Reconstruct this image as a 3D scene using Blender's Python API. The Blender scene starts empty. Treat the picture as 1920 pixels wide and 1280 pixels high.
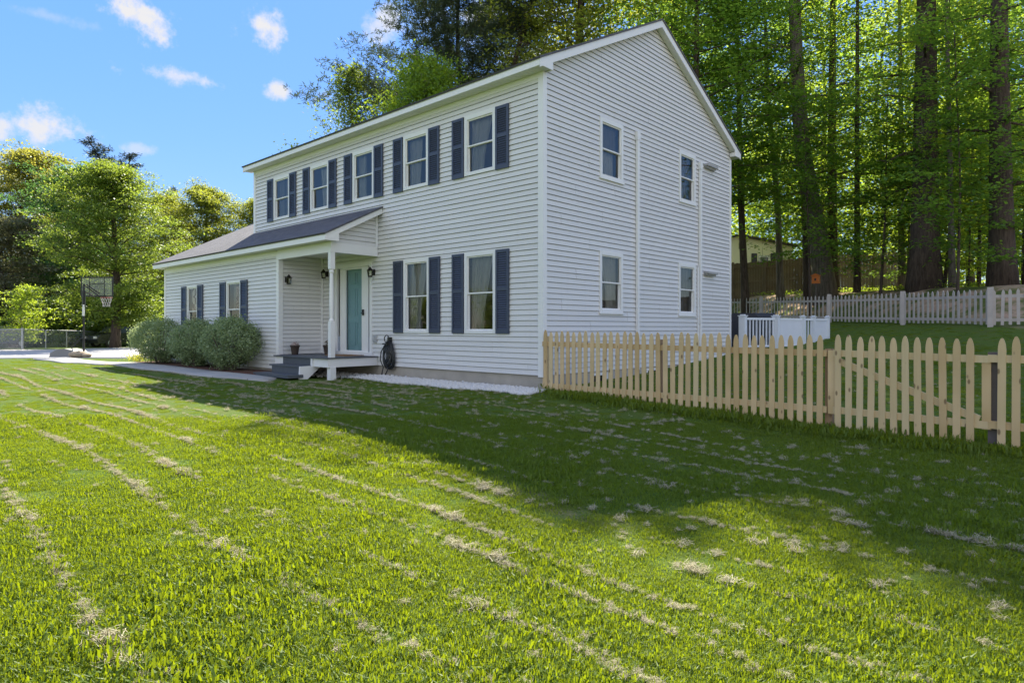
import bpy, math, random
import numpy as np
from mathutils import Vector, Matrix
R = math.radians
sc = bpy.context.scene
COL = sc.collection
rng = np.random.default_rng(7)
random.seed(7)

# ------------------------------------------------------------------ camera
CAM = np.array([7.5644, -9.1009, 1.2]); YAW = R(-42.48); FPX, HY = 1210.2, 615.6
cam_data = bpy.data.cameras.new('camera'); cam = bpy.data.objects.new('camera', cam_data); COL.objects.link(cam)
cam.location = CAM; cam.rotation_euler = (R(90), 0, -YAW)
cam_data.sensor_fit = 'HORIZONTAL'; cam_data.sensor_width = 36; cam_data.lens = 36 * FPX / 1920
cam_data.shift_y = -(640 - HY) / 1920
cam_data.clip_start = 0.1; cam_data.clip_end = 2000
sc.camera = cam
FW = np.array([math.sin(YAW), math.cos(YAW), 0]); RT = np.array([math.cos(YAW), -math.sin(YAW), 0]); UP = np.array([0, 0, 1.])

# ------------------------------------------------------------------ sun and sky
SUN_AZ, SUN_EL = R(-45), R(44.3)          # from +Y, negative towards -X
world = bpy.data.worlds.new('World'); sc.world = world; world.use_nodes = True
wn, wl = world.node_tree.nodes, world.node_tree.links
bg = wn['Background']; bg.inputs['Strength'].default_value = 0.15
sky = wn.new('ShaderNodeTexSky'); sky.sky_type = 'NISHITA'; sky.sun_disc = False
sky.sun_elevation = SUN_EL; sky.sun_rotation = SUN_AZ
sky.air_density = 1.0; sky.dust_density = 0.05; sky.ozone_density = 2.0; sky.altitude = 100
SUN_DIR = Vector((math.sin(SUN_AZ) * math.cos(SUN_EL), math.cos(SUN_AZ) * math.cos(SUN_EL), math.sin(SUN_EL)))
sd = bpy.data.lights.new('sun', 'SUN'); sd.energy = 3.3; sd.angle = R(0.53); sd.color = (1.0, 0.92, 0.75)
sun = bpy.data.objects.new('sun', sd); COL.objects.link(sun); sun.location = (-30, 30, 40)
sun.rotation_euler = (-SUN_DIR).to_track_quat('-Z', 'Y').to_euler()
vs = sc.view_settings; vs.view_transform = 'Standard'; vs.look = 'None'; vs.gamma = 1.0; vs.exposure = 2.14; vs.use_curve_mapping = False
sc.cycles.max_bounces = 10; sc.cycles.transparent_max_bounces = 24; sc.cycles.transmission_bounces = 6
sc.cycles.diffuse_bounces = 4; sc.cycles.glossy_bounces = 4
sc.cycles.use_denoising = True; sc.cycles.sample_clamp_indirect = 6

def px_dir(x, y):
    d = FW + RT * ((x - 960) / FPX) + UP * ((HY - y) / FPX)
    return d / np.linalg.norm(d)
def at(x, y, D):
    return CAM + (FW + RT * ((x - 960) / FPX) + UP * ((HY - y) / FPX)) * D

def build_clouds():
    tc = wn.new('ShaderNodeTexCoord')
    nz = wn.new('ShaderNodeTexNoise'); nz.inputs['Scale'].default_value = 22; nz.inputs['Detail'].default_value = 7; nz.inputs['Roughness'].default_value = 0.64
    wl.new(tc.outputs['Generated'], nz.inputs['Vector'])
    prev = None
    def math_(op, a, b=None, clamp=False):
        n = wn.new('ShaderNodeMath'); n.operation = op; n.use_clamp = clamp
        for i, v in enumerate((a, b)):
            if v is None: continue
            if isinstance(v, (int, float)): n.inputs[i].default_value = v
            else: wl.new(v, n.inputs[i])
        return n.outputs[0]
    for (cx, cy, a, b, op) in ((268, 36, .062, .040, 1), (490, 42, .042, .040, 1), (340, 142, .085, .018, .8), (532, 172, .036, .020, .95), (75, 238, .085, .036, .95),
                           (0, 232, .05, .04, .9), (730, 45, .05, .05, .8), (930, 30, .13, .055, .9), (990, 110, .10, .05, .9), (600, 178, .03, .016, .5),
                           (265, 280, .035, .014, .5), (90, 30, .09, .012, .25)):
        d = px_dir(cx, cy); right = np.cross(d, UP); right /= np.linalg.norm(right); up = np.cross(right, d)
        comps = []
        for axis, s in ((right, a * .88), (up, b * .85)):
            dp = wn.new('ShaderNodeVectorMath'); dp.operation = 'DOT_PRODUCT'; wl.new(tc.outputs['Generated'], dp.inputs[0]); dp.inputs[1].default_value = axis / s
            comps.append(math_('POWER', dp.outputs['Value'], 2.0))
        r2 = math_('ADD', comps[0], comps[1])
        fr = wn.new('ShaderNodeVectorMath'); fr.operation = 'DOT_PRODUCT'; wl.new(tc.outputs['Generated'], fr.inputs[0]); fr.inputs[1].default_value = d
        fwd = math_('GREATER_THAN', fr.outputs['Value'], 0.3)
        m = math_('SUBTRACT', 1.0, math_('POWER', r2, 0.5))
        nn = math_('MULTIPLY', math_('SUBTRACT', nz.outputs['Fac'], 0.5), 3.4)
        m = math_('ADD', m, nn)
        mr = wn.new('ShaderNodeMapRange'); mr.interpolation_type = 'SMOOTHSTEP'; wl.new(m, mr.inputs[0]); mr.inputs[1].default_value = 0.15; mr.inputs[2].default_value = 1.05; mr.inputs[4].default_value = op
        m = math_('MULTIPLY', mr.outputs[0], fwd)
        prev = m if prev is None else math_('MAXIMUM', prev, m)
    # unseen broken cloud cover, added behind the camera to light the shaded front
    nb = wn.new('ShaderNodeTexNoise'); nb.inputs['Scale'].default_value = 3.2; nb.inputs['Detail'].default_value = 6; wl.new(tc.outputs['Generated'], nb.inputs['Vector'])
    so = wn.new('ShaderNodeVectorMath'); so.operation = 'DOT_PRODUCT'; wl.new(tc.outputs['Generated'], so.inputs[0]); so.inputs[1].default_value = -FW * .9 + UP * .3
    sm = wn.new('ShaderNodeMapRange'); sm.interpolation_type = 'SMOOTHSTEP'; wl.new(so.outputs['Value'], sm.inputs[0]); sm.inputs[1].default_value = -.05; sm.inputs[2].default_value = .45
    cv = wn.new('ShaderNodeMapRange'); cv.interpolation_type = 'SMOOTHSTEP'; wl.new(nb.outputs['Fac'], cv.inputs[0]); cv.inputs[1].default_value = .40; cv.inputs[2].default_value = .58
    prev = math_('MAXIMUM', prev, math_('MULTIPLY', sm.outputs[0], cv.outputs[0]))
    mix = wn.new('ShaderNodeMix'); mix.data_type = 'RGBA'
    wl.new(prev, mix.inputs['Factor']); wl.new(sky_soft(), mix.inputs['A']); cm = wn.new('ShaderNodeMix'); cm.data_type = 'RGBA'; wl.new(sm.outputs[0], cm.inputs['Factor']); cm.inputs['A'].default_value = CLOUD; cm.inputs['B'].default_value = (2.3, 2.25, 2.15, 1); wl.new(cm.outputs['Result'], mix.inputs['B'])
    wl.new(mix.outputs['Result'], bg.inputs['Color'])
CLOUD = (1.32, 1.31, 1.34, 1)
def sky_soft():
    # soft shoulder on the bright sky round the sun, a little more saturation
    ln = wn.new('ShaderNodeVectorMath'); ln.operation = 'LENGTH'; wl.new(sky.outputs['Color'], ln.inputs[0])
    a = wn.new('ShaderNodeMath'); a.operation = 'MULTIPLY_ADD'; wl.new(ln.outputs['Value'], a.inputs[0]); a.inputs[1].default_value = .50; a.inputs[2].default_value = 1.0
    d = wn.new('ShaderNodeMath'); d.operation = 'DIVIDE'; d.inputs[0].default_value = 1.42; wl.new(a.outputs[0], d.inputs[1])
    sc_ = wn.new('ShaderNodeVectorMath'); sc_.operation = 'SCALE'; wl.new(sky.outputs['Color'], sc_.inputs[0]); wl.new(d.outputs[0], sc_.inputs['Scale'])
    hs = wn.new('ShaderNodeHueSaturation'); hs.inputs['Saturation'].default_value = 1.2; wl.new(sc_.outputs[0], hs.inputs['Color'])
    tn = wn.new('ShaderNodeVectorMath'); tn.operation = 'MULTIPLY'; wl.new(hs.outputs[0], tn.inputs[0]); tn.inputs[1].default_value = (.90, .90, 1.04)
    return tn.outputs[0]
build_clouds()

# ------------------------------------------------------------------ mesh helpers
class MB:
    def __init__(s, T=None): s.v = []; s.f = []; s.T = T
    def add(s, vs, fs):
        o = len(s.v)
        if s.T: vs = [s.T(*p) for p in vs]
        s.v += [tuple(map(float, p)) for p in vs]; s.f += [tuple(o + i for i in f) for f in fs]
    def box(s, x0, x1, y0, y1, z0, z1):
        s.add([(x0,y0,z0),(x1,y0,z0),(x1,y1,z0),(x0,y1,z0),(x0,y0,z1),(x1,y0,z1),(x1,y1,z1),(x0,y1,z1)],
              [(0,3,2,1),(4,5,6,7),(0,1,5,4),(1,2,6,5),(2,3,7,6),(3,0,4,7)])
    def quad(s, a, b, c, d): s.add([a, b, c, d], [(0, 1, 2, 3)])
    def prism(s, poly, h, f=None):
        """poly: list of (a,b); f maps (a,b,t) with t in (0,h) to a point"""
        f = f or (lambda a, b, t: (a, b, t)); n = len(poly)
        s.add([f(a, b, 0) for a, b in poly] + [f(a, b, h) for a, b in poly],
              [tuple(range(n))[::-1], tuple(range(n, 2 * n))] + [(i, (i + 1) % n, n + (i + 1) % n, n + i) for i in range(n)])
    def hexa(s, pts): s.add(pts, [(0,3,2,1),(4,5,6,7),(0,1,5,4),(1,2,6,5),(2,3,7,6),(3,0,4,7)])
    def bar(s, p, q, w, h, up=(0, 0, 1)):
        p, q, up = Vector(p), Vector(q), Vector(up); d = (q - p).normalized(); a = d.cross(up).normalized(); b = a.cross(d).normalized()
        a *= w / 2; b *= h / 2
        s.hexa([p - a - b, p + a - b, q + a - b, q - a - b, p - a + b, p + a + b, q + a + b, q - a + b])
    def tube(s, pts, rad, n=8, cap=True):
        pts = [Vector(p) for p in pts]; rad = rad if hasattr(rad, '__len__') else [rad] * len(pts)
        V = []; F = []; prev = None
        for i, p in enumerate(pts):
            t = (pts[min(i + 1, len(pts) - 1)] - pts[max(i - 1, 0)]).normalized()
            if prev is None:
                a = t.cross(Vector((0.31, 0.2, 0.93)));
                if a.length < 1e-3: a = t.cross(Vector((1, 0, 0)))
            else: a = prev - t * prev.dot(t)
            a.normalize(); prev = a; b = t.cross(a)
            for k in range(n):
                an = 2 * math.pi * k / n
                V.append(p + (a * math.cos(an) + b * math.sin(an)) * rad[i])
        for i in range(len(pts) - 1):
            for k in range(n):
                F.append((i*n+k, i*n+(k+1)%n, (i+1)*n+(k+1)%n, (i+1)*n+k))
        if cap: F.append(tuple(range(n))[::-1]); F.append(tuple(range((len(pts)-1)*n, len(pts)*n)))
        s.add(V, F)
    def lathe(s, prof, c=(0, 0), n=16):
        V = []; F = []
        for r, z in prof:
            for k in range(n):
                an = 2 * math.pi * k / n; V.append((c[0] + r * math.cos(an), c[1] + r * math.sin(an), z))
        for i in range(len(prof) - 1):
            for k in range(n): F.append((i*n+k, i*n+(k+1)%n, (i+1)*n+(k+1)%n, (i+1)*n+k))
        F.append(tuple(range(n))[::-1]); F.append(tuple(range((len(prof)-1)*n, len(prof)*n)))
        s.add(V, F)
    def mesh(s, name, smooth=False):
        me = bpy.data.meshes.new(name); me.from_pydata(s.v, [], s.f); me.update()
        if smooth: me.polygons.foreach_set('use_smooth', [True] * len(me.polygons))
        return me

def npmesh(name, V, F, smooth=False):
    V = np.asarray(V, np.float32); F = np.asarray(F, np.int32)
    me = bpy.data.meshes.new(name); k = F.shape[1]
    me.vertices.add(len(V)); me.vertices.foreach_set('co', V.ravel())
    me.loops.add(F.size); me.loops.foreach_set('vertex_index', F.ravel())
    me.polygons.add(len(F)); me.polygons.foreach_set('loop_start', np.arange(0, F.size, k, dtype=np.int32))
    if smooth: me.polygons.foreach_set('use_smooth', np.ones(len(F), bool))
    me.update(calc_edges=True); return me

def obj(name, m, mat=None, parent=None, loc=None, smooth=False, rz=0):
    me = m.mesh(name, smooth) if isinstance(m, MB) else m
    if mat is not None and not me.materials: me.materials.append(mat)
    o = bpy.data.objects.new(name, me); COL.objects.link(o)
    if parent is not None: o.parent = parent
    if loc is not None: o.location = loc
    elif parent is not None:
        base = parent.location.copy()
        if parent.parent is not None: base = base + parent.parent.location
        o.location = -base
    o.rotation_euler.z = rz
    return o
def sub(name, m, mat, parent):          # child of a part whose own vertices are in world space
    me = m.mesh(name) if isinstance(m, MB) else m
    if not me.materials: me.materials.append(mat)
    o = bpy.data.objects.new(name, me); COL.objects.link(o); o.parent = parent; return o
def tag(o, label=None, cat=None, group=None, kind=None):
    if label: o['label'] = label
    if cat: o['category'] = cat
    if group: o['group'] = group
    if kind: o['kind'] = kind
    return o
def thing(name, label, cat, loc=(0, 0, 0), group=None):
    o = bpy.data.objects.new(name, None); o.empty_display_size = 0.2; COL.objects.link(o); o.location = loc
    return tag(o, label, cat, group)

# ------------------------------------------------------------------ materials
class NT:
    def __init__(s, name):
        s.m = bpy.data.materials.new(name); s.m.use_nodes = True; s.t = s.m.node_tree; s.t.nodes.clear()
        s.out = s.t.nodes.new('ShaderNodeOutputMaterial')
    def n(s, typ, **kw):
        nd = s.t.nodes.new(typ)
        for k, v in kw.items():
            if k in nd.inputs.keys() and not hasattr(nd, k): s.set(nd.inputs[k], v)
            elif hasattr(nd, k): setattr(nd, k, v)
            else: s.set(nd.inputs[k.replace('_', ' ')], v)
        return nd
    def set(s, i, v):
        if isinstance(v, bpy.types.NodeSocket): s.t.links.new(v, i)
        else: i.default_value = v
    def link(s, a, b): s.t.links.new(a, b)
    def noise(s, scale, detail=4, rough=.55, vec=None, dist=0):
        nd = s.t.nodes.new('ShaderNodeTexNoise'); nd.inputs['Scale'].default_value = scale; nd.inputs['Detail'].default_value = detail; nd.inputs['Roughness'].default_value = rough
        nd.inputs['Distortion'].default_value = dist
        if vec is not None: s.link(vec, nd.inputs['Vector'])
        return nd.outputs['Fac']
    def obj(s): return s.t.nodes.new('ShaderNodeTexCoord').outputs['Object']
    def pos(s): return s.t.nodes.new('ShaderNodeNewGeometry').outputs['Position']
    def mapping(s, vec, scale=(1, 1, 1), loc=(0, 0, 0), rot=(0, 0, 0)):
        nd = s.t.nodes.new('ShaderNodeMapping'); s.link(vec, nd.inputs[0]); nd.inputs['Scale'].default_value = scale; nd.inputs['Location'].default_value = loc; nd.inputs['Rotation'].default_value = rot; return nd.outputs[0]
    def ramp(s, fac, stops):
        nd = s.t.nodes.new('ShaderNodeValToRGB'); s.link(fac, nd.inputs[0]); cr = nd.color_ramp
        while len(cr.elements) < len(stops): cr.elements.new(0.5)
        for e, (p, c) in zip(cr.elements, stops): e.position = p; e.color = (*c, 1)
        return nd.outputs[0]
    def mix(s, fac, a, b, mode='MIX'):
        nd = s.t.nodes.new('ShaderNodeMix'); nd.data_type = 'RGBA'; nd.blend_type = mode
        for sock, v in ((nd.inputs['Factor'], fac), (nd.inputs['A'], a), (nd.inputs['B'], b)):
            if isinstance(v, tuple) and len(v) == 3: v = (*v, 1)
            s.set(sock, v)
        return nd.outputs['Result']
    def math(s, op, a, b=0.0, clamp=False):
        nd = s.t.nodes.new('ShaderNodeMath'); nd.operation = op; nd.use_clamp = clamp; s.set(nd.inputs[0], a); s.set(nd.inputs[1], b); return nd.outputs[0]
    def bump(s, h, strength=.3, dist=.01):
        nd = s.t.nodes.new('ShaderNodeBump'); nd.inputs['Strength'].default_value = strength; nd.inputs['Distance'].default_value = dist; s.link(h, nd.inputs['Height']); return nd.outputs[0]
    def bsdf(s, color, rough=.6, normal=None, spec=.5, metal=0, **kw):
        b = s.t.nodes.new('ShaderNodeBsdfPrincipled')
        s.set(b.inputs['Base Color'], (*color, 1) if isinstance(color, tuple) and len(color) == 3 else color)
        s.set(b.inputs['Roughness'], rough); b.inputs['Specular IOR Level'].default_value = spec; b.inputs['Metallic'].default_value = metal
        if normal is not None: s.link(normal, b.inputs['Normal'])
        s.link(b.outputs[0], s.out.inputs[0]); return b

def flat(name, color, rough=.6, var=.12, scale=6, bump=0.0, bscale=60, metal=0, spec=.5):
    t = NT(name); p = t.obj()
    n1 = t.noise(scale, 5, .6, p)
    c = t.mix(n1, tuple(x * (1 - var) for x in color), tuple(min(1, x * (1 + var)) for x in color))
    nm = t.bump(t.noise(bscale, 3, .6, p), bump, .01) if bump else None
    t.bsdf(c, rough, nm, spec, metal); return t.m

def mat_siding(name, color):
    t = NT(name); p = t.obj()
    big = t.noise(.7, 3, .5, p)
    streak = t.noise(1.0, 4, .6, t.mapping(p, (9, 9, .5)))
    fine = t.noise(60, 2, .5, t.mapping(p, (.15, .15, 1)))
    c = t.mix(big, tuple(x * .95 for x in color), tuple(min(1, x * 1.04) for x in color))
    isl = t.t.nodes.new('ShaderNodeNewGeometry').outputs['Random Per Island']
    c = t.mix(isl, c, tuple(x * .93 for x in color))
    c = t.mix(t.math('MULTIPLY', t.ramp(streak, ((.52, (0, 0, 0)), (.8, (1, 1, 1)))), .25), c, tuple(x * .8 for x in color))
    t.bsdf(c, .48, t.bump(fine, .12, .004), .4); return t.m

def mat_shingle(name, c1, c2, slope_axis='y'):
    t = NT(name); p = t.obj()
    br = t.n('ShaderNodeTexBrick'); br.offset = .5; br.inputs['Scale'].default_value = 1.0
    br.inputs['Mortar Size'].default_value = .006; br.inputs['Brick Width'].default_value = .3; br.inputs['Row Height'].default_value = .125
    br.inputs['Color1'].default_value = (*c1, 1); br.inputs['Color2'].default_value = (*c2, 1); br.inputs['Mortar'].default_value = (*(x * .45 for x in c1), 1)
    br.inputs['Bias'].default_value = 0
    t.link(p, br.inputs['Vector'])
    g = t.noise(220, 2, .7, p)
    c = t.mix(g, br.outputs['Color'], t.mix(.5, br.outputs['Color'], (.26, .255, .28)), 'MIX')
    c = t.mix(t.math('MULTIPLY', t.noise(1.3, 4, .6, p), .5), c, tuple(x * .7 for x in c1))
    t.bsdf(c, .95, t.bump(t.math('ADD', t.math('MULTIPLY', br.outputs['Fac'], -1.0), t.math('MULTIPLY', g, .4)), .6, .012), .2); return t.m

def mat_leaf(name, dark, light, trans, tw=.5, gloss=.04, hue=.06):
    t = NT(name)
    g = t.t.nodes.new('ShaderNodeNewGeometry')
    oi = t.t.nodes.new('ShaderNodeObjectInfo')
    patch = t.noise(.55, 3, .6, g.outputs['Position'])
    f = t.math('ADD', t.math('MULTIPLY', g.outputs['Random Per Island'], .6), t.math('MULTIPLY', patch, .55))
    f = t.math('SUBTRACT', f, .08, True)
    c = t.mix(f, dark, light); tr = t.mix(f, tuple(x * .75 for x in trans), tuple(x * 1.15 for x in trans))
    d = t.n('ShaderNodeBsdfDiffuse'); t.link(c, d.inputs['Color'])
    tl = t.n('ShaderNodeBsdfTranslucent'); t.link(tr, tl.inputs['Color'])
    ms = t.n('ShaderNodeMixShader'); ms.inputs[0].default_value = tw; t.link(d.outputs[0], ms.inputs[1]); t.link(tl.outputs[0], ms.inputs[2])
    gl = t.n('ShaderNodeBsdfGlossy'); gl.inputs['Roughness'].default_value = .45; gl.inputs['Color'].default_value = (.8, .85, .8, 1)
    m2 = t.n('ShaderNodeMixShader'); m2.inputs[0].default_value = gloss; t.link(ms.outputs[0], m2.inputs[1]); t.link(gl.outputs[0], m2.inputs[2])
    t.link(m2.outputs[0], t.out.inputs[0]); return t.m

def mat_bark(name, c1, c2, sc_=3.0):
    t = NT(name); p = t.obj()
    v = t.mapping(p, (6 * sc_, 6 * sc_, .9 * sc_))
    n = t.noise(1.0, 5, .65, v, .6)
    big = t.noise(1.1, 3, .5, p)
    c = t.mix(t.ramp(n, ((.35, (0, 0, 0)), (.65, (1, 1, 1)))), c1, c2)
    c = t.mix(t.math('MULTIPLY', big, .5), c, tuple(x * .6 for x in c1))
    t.bsdf(c, .95, t.bump(n, .9, .05), .15); return t.m

def mat_glass(name, ior=1.8, tint=(.88, .90, .90)):
    t = NT(name)
    fr = t.n('ShaderNodeFresnel'); fr.inputs['IOR'].default_value = ior
    wob = t.bump(t.noise(2.2, 1, .4, t.obj()), .06, .02)
    gl = t.n('ShaderNodeBsdfGlossy'); gl.inputs['Roughness'].default_value = .01; t.link(wob, gl.inputs['Normal'])
    tr = t.n('ShaderNodeBsdfTransparent'); tr.inputs['Color'].default_value = (*tint, 1)
    ms = t.n('ShaderNodeMixShader'); t.link(fr.outputs[0], ms.inputs[0]); t.link(tr.outputs[0], ms.inputs[1]); t.link(gl.outputs[0], ms.inputs[2])
    t.link(ms.outputs[0], t.out.inputs[0]); return t.m

def mat_cloth(name, c, tr=.45):
    t = NT(name)
    w = t.noise(30, 3, .6, t.mapping(t.obj(), (1, 1, .3)))
    cc = t.mix(w, tuple(x * .8 for x in c), c)
    d = t.n('ShaderNodeBsdfDiffuse'); t.link(cc, d.inputs[0]); l = t.n('ShaderNodeBsdfTranslucent'); t.link(cc, l.inputs[0])
    ms = t.n('ShaderNodeMixShader'); ms.inputs[0].default_value = tr; t.link(d.outputs[0], ms.inputs[1]); t.link(l.outputs[0], ms.inputs[2]); t.link(ms.outputs[0], t.out.inputs[0]); return t.m

def mat_wood(name, c1, c2, knots=True, per=True):
    t = NT(name); p = t.obj(); oi = t.n('ShaderNodeObjectInfo')
    off = t.math('MULTIPLY', oi.outputs['Random'], 37.0)
    cb = t.n('ShaderNodeCombineXYZ'); t.link(off, cb.inputs[0]); t.link(off, cb.inputs[2])
    va = t.n('ShaderNodeVectorMath'); va.operation = 'ADD'; t.link(p, va.inputs[0]); t.link(cb.outputs[0], va.inputs[1]); v = va.outputs[0]
    gr = t.noise(1, 5, .6, t.mapping(v, (38, 38, 1.6)), .8)
    tone = t.noise(1.2, 2, .5, v)
    c = t.mix(gr, c1, c2)
    c = t.mix(t.math('MULTIPLY', oi.outputs['Random'], .8), c, tuple(x * y for x, y in zip(c1, (.88, .76, .66))))
    c = t.mix(t.ramp(tone, ((.45, (0, 0, 0)), (.75, (1, 1, 1)))), c, tuple(x * y for x, y in zip(c2, (1.0, .92, .86))))
    if knots:
        vo = t.n('ShaderNodeTexVoronoi'); vo.inputs['Scale'].default_value = 1; t.link(t.mapping(v, (9, 9, 4.2)), vo.inputs['Vector'])
        k = t.ramp(vo.outputs['Distance'], ((.10, (1, 1, 1)), (.17, (0, 0, 0))))
        c = t.mix(t.math('MULTIPLY', k, .7), c, (.10, .05, .025))
    t.bsdf(c, .75, t.bump(gr, .15, .004), .25); return t.m

M = {}
M['siding'] = mat_siding('vinyl_siding', (.70, .695, .70))
M['siding_shade'] = M['siding']
M['trim'] = flat('white_trim', (.78, .78, .79), .45, .04, 3)
M['soffit'] = flat('soffit_panel', (.70, .70, .68), .5, .05, 4)
M['shingle'] = mat_shingle('asphalt_shingle', (.070, .075, .095), (.115, .118, .14))
M['shutter'] = flat('navy_shutter', (.048, .060, .102), .45, .12, 5, .1, 40)
M['glass'] = mat_glass('window_glass')
M['curtain'] = mat_cloth('white_curtain', (.84, .84, .82))
M['curtain2'] = mat_cloth('grey_curtain', (.34, .33, .33))
M['curtain3'] = mat_cloth('rose_pattern_curtain', (.40, .30, .28))
def mat_ring_pattern(name, cx, cz, c1, c2, freq, warp):
    t = NT(name); p = t.pos(); sx = t.n('ShaderNodeSeparateXYZ'); t.link(p, sx.inputs[0]); nz = t.math('MULTIPLY', t.noise(9, 3, .6, p), warp)
    a = t.math('ABSOLUTE', t.math('SUBTRACT', sx.outputs[0], cx)); b_ = t.math('ABSOLUTE', t.math('SUBTRACT', sx.outputs[2], cz))
    w = t.math('SINE', t.math('MULTIPLY', t.math('ADD', t.math('ADD', t.math('MULTIPLY', a, 1.15), b_), nz), freq))
    c = t.mix(t.ramp(t.math('MULTIPLY_ADD', w, .5), ((.35, (0, 0, 0)), (.6, (1, 1, 1)))), c1, c2); d = t.n('ShaderNodeBsdfDiffuse'); t.link(c, d.inputs[0]); t.link(d.outputs[0], t.out.inputs[0]); return t.m
M['ring_pattern'] = mat_ring_pattern('ringed_pattern', -12.76, 2.17, (.20, .11, .10), (.95, .88, .85), 17, .10)  # warped diamond rings in brown and white, left wing window
M['blind_mottle'] = mat_ring_pattern('mottled_rose_blind', -9.9, 2.2, (.16, .09, .085), (.62, .46, .42), 26, .7)
M['concrete'] = flat('foundation_concrete', (.42, .385, .34), .9, .3, 3, .3, 50)
def mat_path():
    t = NT('concrete_path'); p = t.pos(); br = t.n('ShaderNodeTexBrick'); br.offset = 0; br.inputs['Brick Width'].default_value = 1.25; br.inputs['Row Height'].default_value = 4; br.inputs['Mortar Size'].default_value = .012; br.inputs['Scale'].default_value = 1
    br.inputs['Color1'].default_value = (.44, .43, .42, 1); br.inputs['Color2'].default_value = (.36, .355, .35, 1); br.inputs['Mortar'].default_value = (.12, .11, .10, 1); t.link(p, br.inputs['Vector'])
    n = t.noise(3, 5, .65, p); c = t.mix(t.math('MULTIPLY', n, .5), br.outputs['Color'], (.25, .24, .22)); t.bsdf(c, .9, t.bump(t.noise(70, 3, .6, p), .35, .01), .2); return t.m
M['path'] = mat_path()
M['drive'] = flat('driveway_asphalt', (.40, .39, .39), .95, .12, .8, .35, 50)
M['teal'] = flat('teal_door_paint', (.25, .42, .47), .4, .05, 4)
M['deck'] = flat('grey_deck_paint', (.075, .085, .105), .55, .18, 9, .2, 40)
M['black'] = flat('black_metal', (.015, .015, .017), .4, .2, 9)
M['bronze'] = flat('dark_bronze', (.02, .018, .016), .4, .2, 9, metal=.6)
M['lampglass'] = mat_glass('lamp_glass', 1.5, (.9, .9, .85))
M['rubber'] = flat('black_rubber_hose', (.018, .020, .022), .4, .25, 12)
M['pot'] = flat('brown_clay_pot', (.045, .030, .024), .7, .25, 9)
M['coir'] = flat('coir_doormat', (.24, .14, .07), 1.0, .3, 30, .4, 90)
M['pine_wood'] = mat_wood('new_pine_wood', (.55, .425, .23), (.69, .555, .345))
M['old_post'] = flat('weathered_post', (.12, .10, .095), .9, .3, 8, .3, 40)
M['cedar'] = flat('red_brown_post', (.34, .22, .13), .85, .25, 7, .2, 40)
M['white_paint'] = flat('weathered_white_fence_paint', (.48, .43, .41), .7, .3, 3, .15, 30)
M['privacy'] = mat_wood('weathered_brown_boards', (.16, .125, .092), (.23, .185, .135), False)
M['rail_white'] = flat('white_vinyl_railing', (.70, .74, .82), .4, .04, 3)
M['skirt'] = flat('dark_brown_skirting', (.07, .045, .035), .8, .25, 8)
M['cover'] = flat('navy_grill_cover', (.012, .016, .03), .6, .3, 4, .2, 10)
M['galv'] = flat('galvanised_steel', (.45, .46, .48), .45, .1, 9, metal=.4)
M['wire'] = flat('galvanised_wire', (.42, .43, .46), .5, .1, 9)
M['orange'] = flat('orange_plastic', (.62, .16, .02), .5, .1, 6)
M['bark'] = mat_bark('dark_pine_bark', (.050, .038, .031), (.14, .108, .09))
M['bark_grey'] = mat_bark('grey_maple_bark', (.10, .085, .075), (.25, .22, .19), 2)
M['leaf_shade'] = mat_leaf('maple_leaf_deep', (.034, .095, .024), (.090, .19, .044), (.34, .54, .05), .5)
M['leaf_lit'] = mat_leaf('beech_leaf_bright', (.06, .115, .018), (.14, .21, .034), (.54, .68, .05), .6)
M['leaf_mid'] = mat_leaf('maple_leaf_mid', (.045, .092, .018), (.12, .185, .036), (.34, .44, .045), .48)
M['leaf_teal'] = mat_leaf('dark_blue_green_leaf', (.022, .065, .024), (.055, .125, .042), (.16, .32, .07), .45)
M['leaf_olive'] = mat_leaf('olive_new_leaf', (.10, .115, .026), (.24, .25, .06), (.50, .48, .07), .5)
M['leaf_soft'] = mat_leaf('soft_yellow_green_leaf', (.075, .115, .022), (.18, .215, .045), (.46, .50, .05), .48)
M['leaf_dusk'] = mat_leaf('grey_brown_leaf', (.070, .074, .042), (.17, .17, .10), (.24, .24, .09), .4)
M['leaf_yellow'] = mat_leaf('yellow_green_leaf', (.12, .15, .02), (.26, .27, .04), (.50, .50, .05), .5)
M['leaf_fresh'] = mat_leaf('fresh_green_leaf', (.05, .12, .015), (.12, .22, .03), (.40, .55, .03), .5)
M['needle'] = mat_leaf('pine_needle', (.022, .038, .021), (.064, .086, .046), (.10, .14, .05), .28)
M['needle_blue'] = mat_leaf('spruce_needle', (.020, .030, .026), (.045, .06, .05), (.05, .07, .05), .2)
M['shrub'] = mat_leaf('variegated_shrub_leaf', (.115, .185, .085), (.37, .46, .26), (.43, .51, .2), .4)
M['mulch'] = flat('red_brown_mulch', (.085, .035, .022), 1, .5, 40, .8, 60)
M['stone'] = flat('white_stone', (.58, .575, .57), .8, .12, 8)
M['flower'] = flat('pale_pink_petals', (.60, .48, .46), .8, .2, 30)
M['dryplant'] = mat_leaf('dry_plant_leaf', (.10, .085, .05), (.20, .17, .11), (.12, .1, .05), .3)
M['neighbor'] = flat('cream_wall_paint', (.80, .77, .60), .7, .06, 1.5)
M['tarp'] = flat('grey_plastic_base', (.20, .20, .21), .5, .2, 4)
M['sand'] = flat('tan_sandbag_cloth', (.30, .24, .18), .9, .3, 8, .4, 30)

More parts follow.
